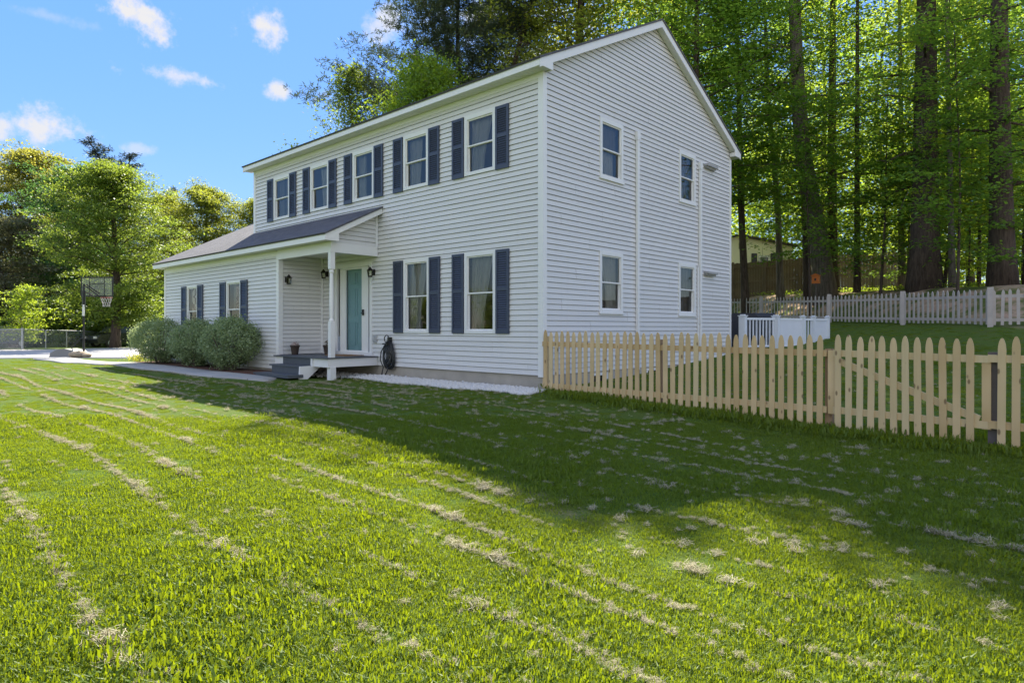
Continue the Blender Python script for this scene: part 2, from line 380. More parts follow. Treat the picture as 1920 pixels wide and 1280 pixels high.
# ------------------------------------------------------------------ terrain
def sstep(a, b, x):
    x = np.asarray(x, float); t = np.clip((x - a) / (b - a), 0, 1); return t * t * (3 - 2 * t)
def fence_y(x): return np.where(x < 5.2, 18.25 - .93 * x + .02 * (x - 5.2) * 0, 13.41 + .12 * (x - 5.2))
def ground(x, y):
    x = np.asarray(x, float); y = np.asarray(y, float)
    b = np.interp(x, [-30, -19, -14, -8, 0, 5, 12], [-.03, .0, .12, .10, .085, -.15, -.19])
    b = b - .10 * sstep(0, 1, np.clip((-1.5 - y) / 5, 0, 1)) * sstep(-15, -7, x)
    b = b - .055 * sstep(-.05, -1.0, y) * sstep(-7, -4.5, x)
    w = sstep(-30, -12, x)
    fy = fence_y(x); fz = 1.24 + np.clip(5.2 - x, 0, 40) * .044
    t = np.clip((y - .8) / np.maximum(fy - .8, 1), 0, 1); t = t * .55 + .45 * t * t
    h = b + (fz - b) * t * w
    s = (y - fy) * .73
    h = h + w * (1.32 * sstep(-.1, 3.0, s) + .055 * np.clip(s - 2, 0, 60) + 0.012 * np.clip(s - 12, 0, 80))
    h = h + .012 * np.sin(x * 1.7 + .4 * y) * np.sin(y * 1.3)
    return h

def mat_ground():
    t = NT('lawn_soil'); p = t.pos()
    n1 = t.noise(2.2, 5, .6, p); n2 = t.noise(28, 4, .7, p); n3 = t.noise(120, 2, .7, p)
    g = t.mix(n2, (.05, .095, .015), (.10, .155, .025))
    g = t.mix(t.ramp(n1, ((.4, (0, 0, 0)), (.7, (1, 1, 1)))), g, t.mix(n3, (.06, .085, .018), (.12, .15, .035)))
    dry = t.mix(n3, (.16, .12, .065), (.34, .28, .17))
    st = t.noise(1, 5, .65, t.mapping(p, (.35, 2.4, 1)))
    k = t.math('MULTIPLY', t.ramp(st, ((.58, (0, 0, 0)), (.72, (1, 1, 1)))), t.ramp(n2, ((.35, (0, 0, 0)), (.6, (1, 1, 1)))))
    c = t.mix(t.math('MULTIPLY', k, .6), g, dry)
    # leaf litter on the wooded bank beyond the white fence
    sx = t.n('ShaderNodeSeparateXYZ'); t.link(p, sx.inputs[0])
    lit = t.math('SUBTRACT', t.math('ADD', sx.outputs[1], t.math('MULTIPLY', sx.outputs[0], .93)), 18.5)
    lit = t.math('MULTIPLY', t.math('MULTIPLY', lit, .8, True), t.math('GREATER_THAN', sx.outputs[0], -16))
    l1 = t.noise(9, 5, .7, p)
    litter = t.mix(l1, (.24, .15, .10), (.60, .44, .33))
    litter = t.mix(t.ramp(t.noise(1.1, 4, .6, p), ((.42, (0, 0, 0)), (.58, (1, 1, 1)))), litter, (.09, .12, .03))
    c = t.mix(lit, c, litter)
    t.bsdf(c, 1, t.bump(n2, .6, .05), .1); return t.m

def mat_acrylic():
    t = NT('backboard_acrylic'); tr = t.n('ShaderNodeBsdfTransparent'); tr.inputs[0].default_value = (.9, .93, .92, 1)
    d = t.n('ShaderNodeBsdfPrincipled'); d.inputs['Base Color'].default_value = (.55, .58, .56, 1); d.inputs['Roughness'].default_value = .15; ms = t.n('ShaderNodeMixShader'); ms.inputs[0].default_value = .28
    t.link(tr.outputs[0], ms.inputs[1]); t.link(d.outputs[0], ms.inputs[2]); t.link(ms.outputs[0], t.out.inputs[0]); return t.m
def build_ground():
    xs = np.unique(np.concatenate([np.linspace(-260, -40, 45), np.linspace(-40, 22, 160), np.linspace(22, 200, 30)]))
    ys = np.unique(np.concatenate([np.linspace(-140, -14, 30), np.linspace(-14, 42, 150), np.linspace(42, 320, 45)]))
    X, Y = np.meshgrid(xs, ys); Z = ground(X, Y)
    V = np.stack([X, Y, Z], -1).reshape(-1, 3); nx = len(xs); i = np.arange(len(ys) - 1)[:, None] * nx + np.arange(nx - 1)[None]
    F = np.stack([i, i + 1, i + nx + 1, i + nx], -1).reshape(-1, 4)
    o = obj('ground', npmesh('ground', V, F, True), mat_ground()); tag(o, 'lawn and sloping ground around the house', None, None, 'structure')
build_ground()

def strip(name, edges_a, edges_b, lift, mat, kind, label, nseg=40, thick=.05, cat=None):
    """surface draped between two polylines of equal length"""
    def samp(P):
        P = np.array(P, float); d = np.r_[0, np.cumsum(np.linalg.norm(np.diff(P, axis=0), axis=1))]; s = np.linspace(0, d[-1], nseg)
        return np.stack([np.interp(s, d, P[:, 0]), np.interp(s, d, P[:, 1])], -1)
    A, B = samp(edges_a), samp(edges_b); rows = []; nb = 7
    for k in range(nb):
        q = A + (B - A) * k / (nb - 1); rows.append(np.c_[q, ground(q[:, 0], q[:, 1]) + lift])
    top = np.concatenate(rows); V = top; F = []
    for k in range(nb - 1):
        for j in range(nseg - 1): F.append((k*nseg+j, k*nseg+j+1, (k+1)*nseg+j+1, (k+1)*nseg+j))
    n0 = len(V)
    loop = list(range(nseg)) + [k*nseg+nseg-1 for k in range(1, nb)] + [(nb-1)*nseg+j for j in range(nseg-2, -1, -1)] + [k*nseg for k in range(nb-2, 0, -1)]
    low = V[loop].copy(); low[:, 2] -= lift + thick; V = np.concatenate([V, low])
    for a in range(len(loop)):
        b = (a + 1) % len(loop); F.append((loop[a], n0 + a, n0 + b, loop[b]))
    o = obj(name, npmesh(name, V, np.array(F)), mat); tag(o, label, cat, None, kind); return o
strip('path', [(-6.0, -2.05), (-8, -2.12), (-12, -2.10), (-17, -2.15), (-23.5, -1.9)], [(-5.6, -2.45), (-7.2, -2.80), (-9.5, -3.0), (-17, -3.2), (-23.5, -3.1)], .035, M['path'], 'structure', 'grey concrete path from porch steps to driveway')
strip('driveway', [tuple(at(-160, 676, 25.5)[:2]), tuple(at(100, 670, 26)[:2]), tuple(at(300, 668, 26)[:2]), tuple(at(430, 664, 28)[:2])], [tuple(at(-190, 657, 37)[:2]), tuple(at(60, 655, 37.5)[:2]), tuple(at(240, 650, 41)[:2]), tuple(at(420, 650, 43)[:2])], .02, M['drive'], 'structure', 'pale asphalt driveway left of the house')

# ------------------------------------------------------------------ the house
HX0, HX1, HD = -11.26, 0.0, 8.04
Z0, ZE = .336, 5.893
WX0, WX1, WY = -14.98, -7.48, -1.21
SL = .506
Tf = lambda u, n, z: (u, -n, z)
Tw = lambda u, n, z: (u, WY - n, z)
Tg = lambda u, n, z: (n, u, z)
Ts = lambda u, n, z: (WX1 + n, u, z)
house = thing('house', 'large white clapboard house with navy shutters, porch and low side wing', 'house', (-5.6, 4.0, 0.05))

def lap(m, z0, z1, lim, openings=(), ex=.1016, lip=.018, slot=.010):
    """lapped boards: each board leans out to its lower edge, with an open shadow slot under it"""
    z = z0
    while z < z1 - 1e-4:
        zf = min(z + ex, z1); ze = max(zf - slot, z + .005) if zf < z1 else zf
        cuts = sorted({z, ze} | {o[k] for o in openings for k in (2, 3) if z < o[k] < ze})
        for za, zb in zip(cuts, cuts[1:]):
            ia = lim(za); ib = lim(zb)
            if ib[1] - ib[0] < .01 and ia[1] - ia[0] < .01: continue
            zm = (za + zb) / 2; ops = sorted([o for o in openings if o[2] <= zm <= o[3]]); left = None; parts = []
            for o in ops: parts.append((left, o[0])); left = o[1]
            parts.append((left, None))
            na = lip * (1 - (za - z) / ex) + .002; nb = lip * (1 - (zb - z) / ex) + .002
            for l, r in parts:
                a0 = ia[0] if l is None else l; b0 = ib[0] if l is None else l
                a1 = ia[1] if r is None else r; b1 = ib[1] if r is None else r
                k = int(round((z - z0) / ex)) // 2; sm = [q for q in (-15 + (k * 1.37) % 3.66 + 3.66 * j for j in range(7)) if max(a0, b0) + .15 < q < min(a1, b1) - .15]
                if sm and min(a1, b1) > 0: sm = [q for q in sm if q > 0]
                ea = [a0] + sm + [a1]; eb = [b0] + sm + [b1]
                for i in range(len(ea) - 1):
                    pr = .0022 if i % 2 else 0.0
                    m.quad((ea[i], na + pr, za), (ea[i+1], na + pr, za), (eb[i+1], nb + pr, zb), (eb[i], nb + pr, zb))
                if za == z: m.quad((a0, -.03, za + .003), (a1, -.03, za + .003), (a1, na, za), (a0, na, za))
                if zb == ze and zf > ze:
                    m.quad((b0, nb, zb), (b1, nb, zb), (b1, -.03, zb), (b0, -.03, zb)); m.quad((b0, -.03, zb), (b1, -.03, zb), (b1, -.03, zf + .003), (b0, -.03, zf + .003))
        z = zf

# ---- window data (u0,u1,z0,z1) of the framed openings
up_sh = [(-10.417, -8.790), (-8.414, -6.788), (-6.433, -4.825), (-4.429, -2.839), (-2.427, -.825)]
lo_sh = [(-4.423, -2.816), (-2.428, -.818)]
SW = .36
front_w = [(a + SW, b - SW, 4.30, 5.52) for a, b in up_sh] + [(a + SW, b - SW, 1.10, 2.745) for a, b in lo_sh]
gable_w = [(1.79, 2.64, 4.29, 5.51), (5.12, 5.95, 4.29, 5.51), (1.775, 2.63, 1.53, 2.79), (5.09, 5.95, 1.53, 2.79)]
wing_w = [(-13.16, -12.36, .95, 2.50), (-10.40, -9.52, .95, 2.51)]
DOOR = (-6.86, -5.27, .55, 2.80)

m = MB(Tf); lap(m, Z0, ZE, lambda z: (HX0, HX1), [(w[0]+.02, w[1]-.02, w[2]+.02, w[3]-.02) for w in front_w] + [(DOOR[0]+.03, DOOR[1]-.03, .40, DOOR[3]-.03)])
obj('wall', m, M['siding'], house)
def gl(z):
    if z <= 6.03: return (0, HD)
    return ((z - 6.03) / SL, HD - (z - 6.03) / SL)
m = MB(Tg); lap(m, Z0, 8.05, gl, [(w[0]+.02, w[1]-.02, w[2]+.02, w[3]-.02) for w in gable_w]); obj('wall', m, M['siding'], house)
m = MB(); m.quad((HX0, HD, 0), (HX1, HD, 0), (HX1, HD, 5.95), (HX0, HD, 5.95)); m.add([(HX0, 0, 0), (HX0, HD, 0), (HX0, HD, 6.13), (HX0, HD/2, 8.16), (HX0, 0, 6.13)], [(0, 1, 2, 3, 4)]); obj('wall', m, M['siding'], house)
m = MB(); m.box(HX0 + .02, HX1 - .02, .03, HD - .02, -.6, Z0 - .0); obj('foundation', m, M['concrete'], house)
m = MB(); m.box(HX0 + .03, HX1 - .05, .06, HD - .05, 5.80, 5.84); obj('attic_floor', m, M['soffit'], house)
m = MB(); m.box(HX0 + .03, HX1 - .05, .30, HD - .05, 3.02, 3.2); obj('upper_floor', m, M['soffit'], house)
m = MB(); m.box(HX0 + .03, HX1 - .05, .06, HD - .05, .42, .48); obj('lower_floor', m, M['skirt'], house)
m = MB(); m.box(HX0 + .03, HX1 - .05, 4.0, 4.1, .5, 5.8); obj('inner_wall', m, flat('room_wall', (.30, .28, .25), .8), house)
m = MB(); m.box(WX0 + .03, WX1 - .05, .9, 1.0, 0, 3.1); m.box(WX0 + .03, WX1 - .05, WY + .05, .9, 3.02, 3.06); obj('inner_wall', m, M['skirt'], house)
# corner boards
for (x0, x1, y0, y1, z0, z1) in ((-.095, .03, -.03, -.0, Z0 - .03, ZE), (0.0, .03, 0, .08, Z0 - .03, ZE), (HX0 - .03, HX0 + .09, -.03, 0, 3.9, ZE), (0, .028, HD - .08, HD + .02, Z0 - .03, 5.83)):
    m = MB(); m.box(x0, x1, y0, y1, z0, z1); obj('corner_board', m, M['trim'], house)
m = MB(); m.box(HX0 + .1, -.1, -.022, 0.0, ZE - .10, ZE); obj('frieze_board', m, M['trim'], house)
# roof
OX0, OX1, OY = HX0 - .18, .18, .29
def roof_slab(m, x0, x1, ya, za, yb, zb, t=.035):
    m.hexa([(x0, ya, za), (x1, ya, za), (x1, yb, zb), (x0, yb, zb), (x0, ya, za + t), (x1, ya, za + t), (x1, yb, zb + t), (x0, yb, zb + t)])
ZR = 6.045 + SL * (HD / 2 + OY)
def roof_obj(x0, x1, ya, za, yb, zb):
    """slab whose local x runs along the eave and local y up the slope"""
    L = math.hypot(yb - ya, zb - za); m = MB(); m.box(x0, x1, 0, L, -.03, .008)
    o = bpy.data.objects.new('roof', m.mesh('roof')); o.data.materials.append(M['shingle']); COL.objects.link(o); o.parent = house
    sgn = 1 if yb > ya else -1
    if sgn < 0:
        m2 = MB(); m2.box(-x1, -x0, 0, L, -.03, .008); o.data = m2.mesh('roof'); o.data.materials.append(M['shingle'])
    o.location = Vector((0, ya, za)) - house.location
    an = math.atan2(zb - za, abs(yb - ya))
    o.rotation_euler = (an, 0, 0 if sgn > 0 else math.pi)
    return o
roof_obj(OX0 - .02, OX1 + .02, -OY - .03, 6.045 - .015, HD/2, ZR)
roof_obj(OX0 - .02, OX1 + .02, HD + OY + .03, 6.045 - .015, HD/2, ZR)
m = MB(); m.box(OX0 + .023, OX1 - .023, -OY, -OY + .02, ZE, 6.012); obj('fascia', m, M['trim'], house)
m = MB(); m.box(OX0 + .023, OX1 - .023, HD + OY - .02, HD + OY, ZE, 6.012); obj('fascia', m, M['trim'], house)
m = MB()
m.box(OX0 + .002, OX1 - .002, -OY + .02, -.0, ZE + .004, ZE + .014)
k = OX0
while k < OX1: m.box(k, k + .006, -OY + .022, -.0, ZE - .001, ZE + .004); k += .10
obj('soffit', m, M['soffit'], house)
m = MB(); m.box(OX0, OX1, HD, HD + OY - .02, ZE + .004, ZE + .014); obj('soffit', m, M['soffit'], house)
def rake(x0, x1, ya, za, yb, zb, h, mt=M['trim'], nm='rake_board'):
    m = MB(); m.hexa([(x0, ya, za), (x1, ya, za), (x1, yb, zb), (x0, yb, zb), (x0, ya, za + h), (x1, ya, za + h), (x1, yb, zb + h), (x0, yb, zb + h)]); return obj(nm, m, mt, house)
RH = .155
for x0, x1 in ((OX1 - .02, OX1), (OX0, OX0 + .02)):
    rake(x0, x1, -OY + .004, 6.012 - RH, HD/2, ZR - .033 - RH, RH); rake(x0, x1, HD + OY - .004, 6.012 - RH, HD/2, ZR - .033 - RH, RH)
# rake soffits under the gable overhang, with panel joints
for s in (0, 1):
    f = (lambda y: y) if s == 0 else (lambda y: HD - y)
    m = MB(); zs = lambda y: 6.012 - RH + .02 + SL * (y + OY)
    m.hexa([(0.02, f(-OY+.02), zs(-OY+.02)), (OX1-.02, f(-OY+.02), zs(-OY+.02)), (OX1-.02, f(HD/2), zs(HD/2)), (0.02, f(HD/2), zs(HD/2)), (0.02, f(-OY+.02), zs(-OY+.02)+.01), (OX1-.02, f(-OY+.02), zs(-OY+.02)+.01), (OX1-.02, f(HD/2), zs(HD/2)+.01), (0.02, f(HD/2), zs(HD/2)+.01)])
    for q in np.arange(.1, HD/2, .12): m.hexa([(0.022, f(q), zs(q)-.003), (OX1-.022, f(q), zs(q)-.003), (OX1-.022, f(q+.008), zs(q+.008)-.003), (0.022, f(q+.008), zs(q+.008)-.003), (0.022, f(q), zs(q)), (OX1-.022, f(q), zs(q)), (OX1-.022, f(q+.008), zs(q+.008)), (0.022, f(q+.008), zs(q+.008))])
    obj('soffit', m, M['soffit'], house)
    # boxed eave return
    m = MB(); ya, yb = (-OY, .075) if s == 0 else (HD - .075, HD + OY)
    pts = [(f(-OY), ZE - .001), (f(.075), ZE - .001), (f(.075), 6.012 - RH + SL * (.075 + OY) + .01), (f(-OY), 6.010)]
    m.prism(pts, .022, lambda a, b, t: (OX1 - .021 + t, a, b)); obj('eave_return', m, M['trim'], house)
    if s == 0:
        m = MB(); m.box(.03, OX1 - .022, .05, .073, ZE, ZE + .1); obj('eave_return', m, M['trim'], house)
    else:
        m = MB(); m.box(.03, OX1 - .022, HD - .073, HD - .05, ZE, ZE + .1); obj('eave_return', m, M['trim'], house)

# ---- windows
def wavy(u0, u1, z0, z1, n, shape, seed):
    """curtain sheet: shape(t) -> (left,right) fractions at height t from the top"""
    r = random.Random(seed); N, K = 26, 14; V = []; ph = r.random() * 6
    for k in range(K + 1):
        t = k / K; l, rr = shape(t)
        for i in range(N + 1):
            s = i / N; u = u0 + (u1 - u0) * (l + (rr - l) * s)
            V.append((u, n + .016 * math.sin(s * 26 + ph) + .006 * math.sin(s * 61 + 2 * ph), z1 + (z0 - z1) * t))
    F = [(k*(N+1)+i, k*(N+1)+i+1, (k+1)*(N+1)+i+1, (k+1)*(N+1)+i) for k in range(K) for i in range(N)]
    return V, F
SHAPES = {
 'tieL': lambda t: (0.0, .80 - .42 * t if t < .7 else .5 - .05 * (t - .7)), 'tieR': lambda t: (.22 + .40 * t if t < .65 else .48, 1.0),
 'full': lambda t: (0, 1), 'left': lambda t: (0, .42), 'right': lambda t: (.30, 1.0), 'leftwide': lambda t: (.02, .62 - .1 * t), 'rightmid': lambda t: (.35 + .15*t, .95)}
def window(T, w, curtains, trim=.07, sill=True):
    u0, u1, z0, z1 = w; m = MB(T)
    m.box(u0, u0 + trim, -.05, .032, z0, z1); m.box(u1 - trim, u1, -.05, .032, z0, z1)
    m.box(u0 + trim, u1 - trim, -.05, .034, z1 - trim * 1.15, z1); m.box(u0 + trim, u1 - trim, -.05, .036, z0, z0 + trim * .8)
    if sill: m.box(u0 - .02, u1 + .02, .0, .05, z0 - .035, z0 - .001)
    win = obj('window', m, M['trim'], house)
    a, b, c, d = u0 + trim, u1 - trim, z0 + trim * .8, z1 - trim * 1.15; mid = (c + d) / 2
    s = MB(T); f = .028
    for (q0, q1, n0, n1) in ((mid - .012, d, -.022, .008), (c, mid + .012, -.05, -.024)):
        s.box(a, a + f, n0, n1, q0, q1); s.box(b - f, b, n0, n1, q0, q1); s.box(a + f, b - f, n0, n1, q0, q0 + f); s.box(a + f, b - f, n0, n1, q1 - f, q1)
    sub('sash', s, M['trim'], win)
    g = MB(T)
    g.quad((a+f, -.008, mid+f-.012), (b-f, -.008, mid+f-.012), (b-f, -.008, d-f), (a+f, -.008, d-f)); g.quad((a+f, -.038, c+f), (b-f, -.038, c+f), (b-f, -.038, mid-f+.012), (a+f, -.038, mid-f+.012))
    sub('pane', g, M['glass'], win)
    for q, (shape, zt, zb, mt) in enumerate(curtains):
        cm = MB(T); V, F = wavy(a - .02, b + .02, c + (d - c) * zb, c + (d - c) * zt, -.12 - .05 * q, SHAPES[shape], hash((round(u0, 2), q)) % 999); cm.add(V, F)
        sub('curtain', cm, M[mt], win)
    return win
C1, C2, C3 = 'curtain', 'curtain2', 'curtain3'
fc = [[('left', 1, 0, C2), ('rightmid', 1, 0, C2)], [('rightmid', 1, 0, C1)], [('left', 1, 0, C1)], [('leftwide', 1, 0, C1)], [('tieL', 1, 0, C1)],
      [('tieL', 1, 0, C1)], [('tieL', 1, 0, C1)]]
for w, c in zip(front_w, fc): window(Tf, w, c, .075, False)
gc = [[('full', 1, .5, C2), ('rightmid', .52, 0, C1)], [('full', 1, .5, C2), ('full', .52, 0, C2)], [('tieR', 1, 0, C1)], [('full', 1, .48, C2), ('rightmid', .5, 0, C2)]]
for w, c in zip(gable_w, gc): window(Tg, w, c, .075, True)
window(Tw, wing_w[0], [('full', 1, .52, 'ring_pattern')], .06, False); window(Tw, wing_w[1], [('right', 1, .5, 'blind_mottle'), ('leftwide', 1, .5, C1), ('left', .5, 0, C2)], .06, False)

def shutter_mesh(w, h):
    m = MB(); st = .05
    m.box(0, st, -.03, 0, 0, h); m.box(w - st, w, -.03, 0, 0, h)
    for z0, z1 in ((0, .085), (h * .53 - .035, h * .53 + .035), (h - .06, h)): m.box(st, w - st, -.028, 0, z0, z1)
    m.box(st, w - st, -.006, -.002, .08, h - .06)
    for za, zb in ((.085, h * .53 - .035), (h * .53 + .035, h - .06)):
        n = int((zb - za) / .042)
        for i in range(n):
            z = za + (i + .5) * (zb - za) / n
            m.hexa([(st, -.026, z - .018), (w - st, -.026, z - .018), (w - st, -.006, z + .012), (st, -.006, z + .012), (st, -.024, z - .012), (w - st, -.024, z - .012), (w - st, -.004, z + .018), (st, -.004, z + .018)])
    return m.mesh('shutter')
sm_u, sm_l, sm_w = shutter_mesh(SW - .012, 1.225), shutter_mesh(SW - .012, 1.63), shutter_mesh(.385, 1.52)
def put_shutter(me, x, y, z): obj('shutter', me, M['shutter'], house, Vector((x, y, z)) - house.location)
for a, b in up_sh: put_shutter(sm_u, a, -.02, 4.285); put_shutter(sm_u, b - SW + .012, -.02, 4.285)
for a, b in lo_sh: put_shutter(sm_l, a, -.02, 1.10); put_shutter(sm_l, b - SW + .012, -.02, 1.10)
for x in (-13.56, -12.35, -10.80, -9.51): put_shutter(sm_w, x, WY - .02, .97)

# ---- wing
ZW = 3.12
m = MB(Tw); lap(m, .20, 3.11, lambda z: (WX0, WX1), [(w[0]+.02, w[1]-.02, w[2]+.02, w[3]-.02) for w in wing_w]); obj('wall', m, M['siding'], house)
m = MB(Ts); lap(m, .56, 3.11, lambda z: (WY, 0)); obj('wall', m, M['siding'], house)
m = MB(); WB, WRY = 6.9, 3.0
m.add([(WX0, WY, 0), (WX0, WB, 0), (WX0, WB, 3.2), (WX0, WRY, 5.35), (WX0, WY, 3.2)], [(0, 1, 2, 3, 4)]); m.quad((WX0, WB, 0), (HX0, WB, 0), (HX0, WB, 3.2), (WX0, WB, 3.2)); obj('wall', m, M['siding'], house)
m = MB(); m.box(WX0 + .02, WX1 - .02, WY + .03, WB - .03, -.5, .2); obj('foundation', m, M['concrete'], house)
for b in ((WX1 - .10, WX1 + .028, WY - .028, WY, .17, 3.10), (WX1, WX1 + .028, WY, WY + .09, .56, 3.10), (WX0 - .03, WX0 + .08, WY - .028, WY, .17, 3.10), (WX1 + .002, WX1 + .05, -.06, -.018, .56, 3.10)):
    m = MB(); m.box(*b); obj('corner_board', m, M['trim'], house)
PX1 = -4.86; WXL = -15.19; EY = -1.52
ZT = 3.285
roof_obj(WXL - .02, HX0, EY - .03, ZT - .015, WRY, ZT + SL * (WRY - EY)); roof_obj(HX0 + .001, PX1 + .02, EY - .03, ZT - .015, -.012, ZT + SL * (-.012 - EY)); roof_obj(WXL - .02, HX0, WB + .3, ZT - .03, WRY, ZT + SL * (WRY - EY))
m = MB(); m.box(WXL + .022, PX1 - .023, EY, EY + .02, 3.125, 3.262); obj('fascia', m, M['trim'], house)
m = MB(); m.box(WXL, PX1 - .02, EY + .02, WY, 3.13, 3.14)
k = WXL
while k < PX1 - .05: m.box(k, k + .006, EY + .022, WY - .03, 3.126, 3.13); k += .1
obj('soffit', m, M['soffit'], house)
m = MB(); m.box(WX0 + .09, WX1 - .11, WY - .022, WY, 2.99, 3.125); obj('frieze_board', m, M['trim'], house)
rake(PX1 - .02, PX1, EY + .004, 3.262 - .137, -.02, 3.262 - .137 + SL * (-.02 - EY), .137)
rake(WXL, WXL + .02, EY, 3.125, WRY, 3.125 + SL * (WRY - EY), .137)
m = MB(); m.prism([(EY, 3.125), (-1.176, 3.125), (-1.176, 3.13 + SL * .344), (EY, 3.260)], .021, lambda a, b, t: (PX1 - .0205 + t, a, b)); obj('eave_return', m, M['trim'], house)
# porch gable wall, beams, ceiling
PX = -5.06
m = MB(lambda u, n, z: (PX + n, u, z)); lap(m, 3.11, 3.90, lambda z: (min(0, max(-1.26, -1.26 + (z - 3.27) / SL)), 0.0)); obj('wall', m, M['siding'], house)
m = MB(); m.box(PX + .0, PX + .03, -.075, -.02, 3.11, 3.86); obj('corner_board', m, M['trim'], house)
m = MB(); m.box(WX1 + .03, PX + .02, -1.27, -1.17, 2.895, 3.123); m.box(PX - .08, PX + .02, -1.17, -.022, 2.895, 3.11); obj('porch_beam', m, M['trim'], house)
m = MB(); m.box(WX1 + .03, PX - .08, -1.17, -.02, 3.02, 3.05); obj('porch_ceiling', m, M['soffit'], house)
# post (turned)
m = MB(); px_, py_ = -5.105, -1.215
m.box(px_ - .055, px_ + .055, py_ - .055, py_ + .055, .553, 1.35); m.box(px_ - .055, px_ + .055, py_ - .055, py_ + .055, 2.52, 2.894)
m.lathe([(.05, 1.35), (.058, 1.38), (.038, 1.42), (.044, 1.5), (.050, 1.75), (.046, 2.1), (.040, 2.36), (.036, 2.42), (.055, 2.46), (.042, 2.49), (.05, 2.52)], (px_, py_), 14); obj('porch_post', m, M['trim'], house, smooth=False)
m = MB(); m.box(px_ - .07, px_ + .07, py_ - .07, py_ + .07, -.1, .34); obj('porch_post', m, M['trim'], house)
# deck
m = MB()
for i in range(10):
    y1 = -.02 - i * .136; m.box(WX1 + .03, PX + .03, y1 - .131, y1, .522, .55)
deck = obj('porch_deck', m, M['deck'], house)
m = MB(); m.box(-5.80, PX + .0, -1.33, -1.29, .335, .521); m.box(PX - .035, PX + .005, -1.29, -.02, .335, .521); sub('rim_board', m, M['trim'], deck)
m = MB(); m.box(WX1 + .03, -7.06, -1.33, -1.29, .2, .521); sub('rim_board', m, M['trim'], deck)
m = MB()
m.box(-7.05, -5.80, -1.335, -1.31, .36, .521); m.box(-7.10, -5.72, -1.66, -1.31, .325, .357); m.box(-7.02, -5.72, -1.635, -1.61, .17, .324); m.box(-7.25, -5.62, -1.98, -1.61, .10, .168)
obj('porch_steps', m, M['deck'], house)
m = MB(); m.prism([(-1.30, .521), (-1.36, .521), (-1.36, .35), (-1.66, .35), (-1.68, .05), (-1.48, .05), (-1.10, .36), (-1.10, .521)], .04, lambda a, b, t: (-5.715 + t, a, b)); obj('stair_stringer', m, M['trim'], house)
# door
m = MB(Tf); u0, u1, z0, z1 = DOOR
m.box(u0, u0 + .09, -.05, .03, .555, z1); m.box(u1 - .09, u1, -.05, .03, .555, z1); m.box(u0 + .09, u1 - .09, -.05, .034, z1 - .10, z1); m.box(u0 - .02, u1 + .04, -.05, .05, .5505, .63)
m.box(-6.665, -6.60, -.06, .0, .63, z1 - .1); m.box(-5.51, -5.455, -.06, .0, .63, z1 - .1); obj('door_frame', m, M['trim'], house)
slate = flat('slate_panel', (.25, .29, .36), .5)
for a, b in ((-6.77, -6.665), (-5.455, -5.36)):
    m = MB(Tf); m.quad((a, -.03, 1.0), (b, -.03, 1.0), (b, -.03, z1 - .1), (a, -.03, z1 - .1)); sl = obj('sidelight', m, M['glass'], house)
    m = MB(Tf); m.box(a, b, -.05, -.015, .63, 1.0); sub('panel', m, slate, sl)
m = MB(Tf); m.box(-6.60, -6.42, -.055, -.005, .63, z1 - .1); m.box(-5.73, -5.51, -.055, -.005, .63, z1 - .1); m.box(-6.42, -5.73, -.055, -.005, 2.655, z1 - .1); m.box(-6.42, -5.73, -.055, -.005, .63, .66); sd_ = obj('storm_door', m, M['trim'], house)
m = MB(Tf); m.quad((-6.42, -.03, .66), (-5.73, -.03, .66), (-5.73, -.03, 2.655), (-6.42, -.03, 2.655)); sub('pane', m, mat_glass('storm_door_glass', 1.3, (.95, .96, .96)), sd_)
m = MB(Tf); m.box(-5.66, -5.63, -.005, .04, 1.52, 1.66); m.box(-5.70, -5.60, .03, .045, 1.56, 1.58); sub('handle', m, M['bronze'], sd_)
m = MB(Tf); m.box(-6.44, -5.70, -.12, -.08, .64, 2.69)
for a, b in ((-6.36, -6.10), (-6.04, -5.78)):
    for c, d in ((.78, 1.36), (1.50, 2.18), (2.30, 2.58)):
        m.box(a, b, -.08, -.070, c, c + .02); m.box(a, b, -.08, -.070, d - .02, d); m.box(a, a + .02, -.08, -.070, c + .02, d - .02); m.box(b - .02, b, -.08, -.070, c + .02, d - .02)
obj('door', m, M['teal'], house)
# lamps
def lamp(T, u, z, arm=.13):
    m = MB(T); m.box(u - .045, u + .045, 0.018, .035, z - .07, z + .07); m.box(u - .012, u + .012, .03, arm, z + .04, z + .06)
    for k in range(4):
        pass
    prof = [(.085, z + .03), (.07, z + .05), (.03, z + .09), (.012, z + .12)]
    lm = obj('wall_lamp', m, M['bronze'], house)
    c = T(u, arm, 0); s = MB(); s.lathe(prof, (c[0], c[1]), 10); s.lathe([(.05, z - .12), (.055, z - .10), (.055, z - .09)], (c[0], c[1]), 10)
    for k in range(4):
        an = k * math.pi / 2 + .4; s.tube([(c[0] + .055 * math.cos(an), c[1] + .055 * math.sin(an), z - .1), (c[0] + .075 * math.cos(an), c[1] + .075 * math.sin(an), z + .03)], .006, 5)
    sub('lamp_cage', s, M['bronze'], lm)
    g = MB(); g.lathe([(.045, z - .09), (.06, z + .03)], (c[0], c[1]), 10); sub('lamp_glass', g, M['lampglass'], lm)
lamp(Tf, -5.19, 2.53); lamp(Tf, -7.22, 2.60); lamp(Ts, -1.02, 2.42)
# outlet box, spigot plate
m = MB(Tf); m.box(-5.20, -5.07, .018, .05, .87, 1.04); m.box(-5.17, -5.10, .05, .07, .90, 1.01); obj('outlet_cover', m, flat('grey_cover', (.42, .43, .45), .5), house)
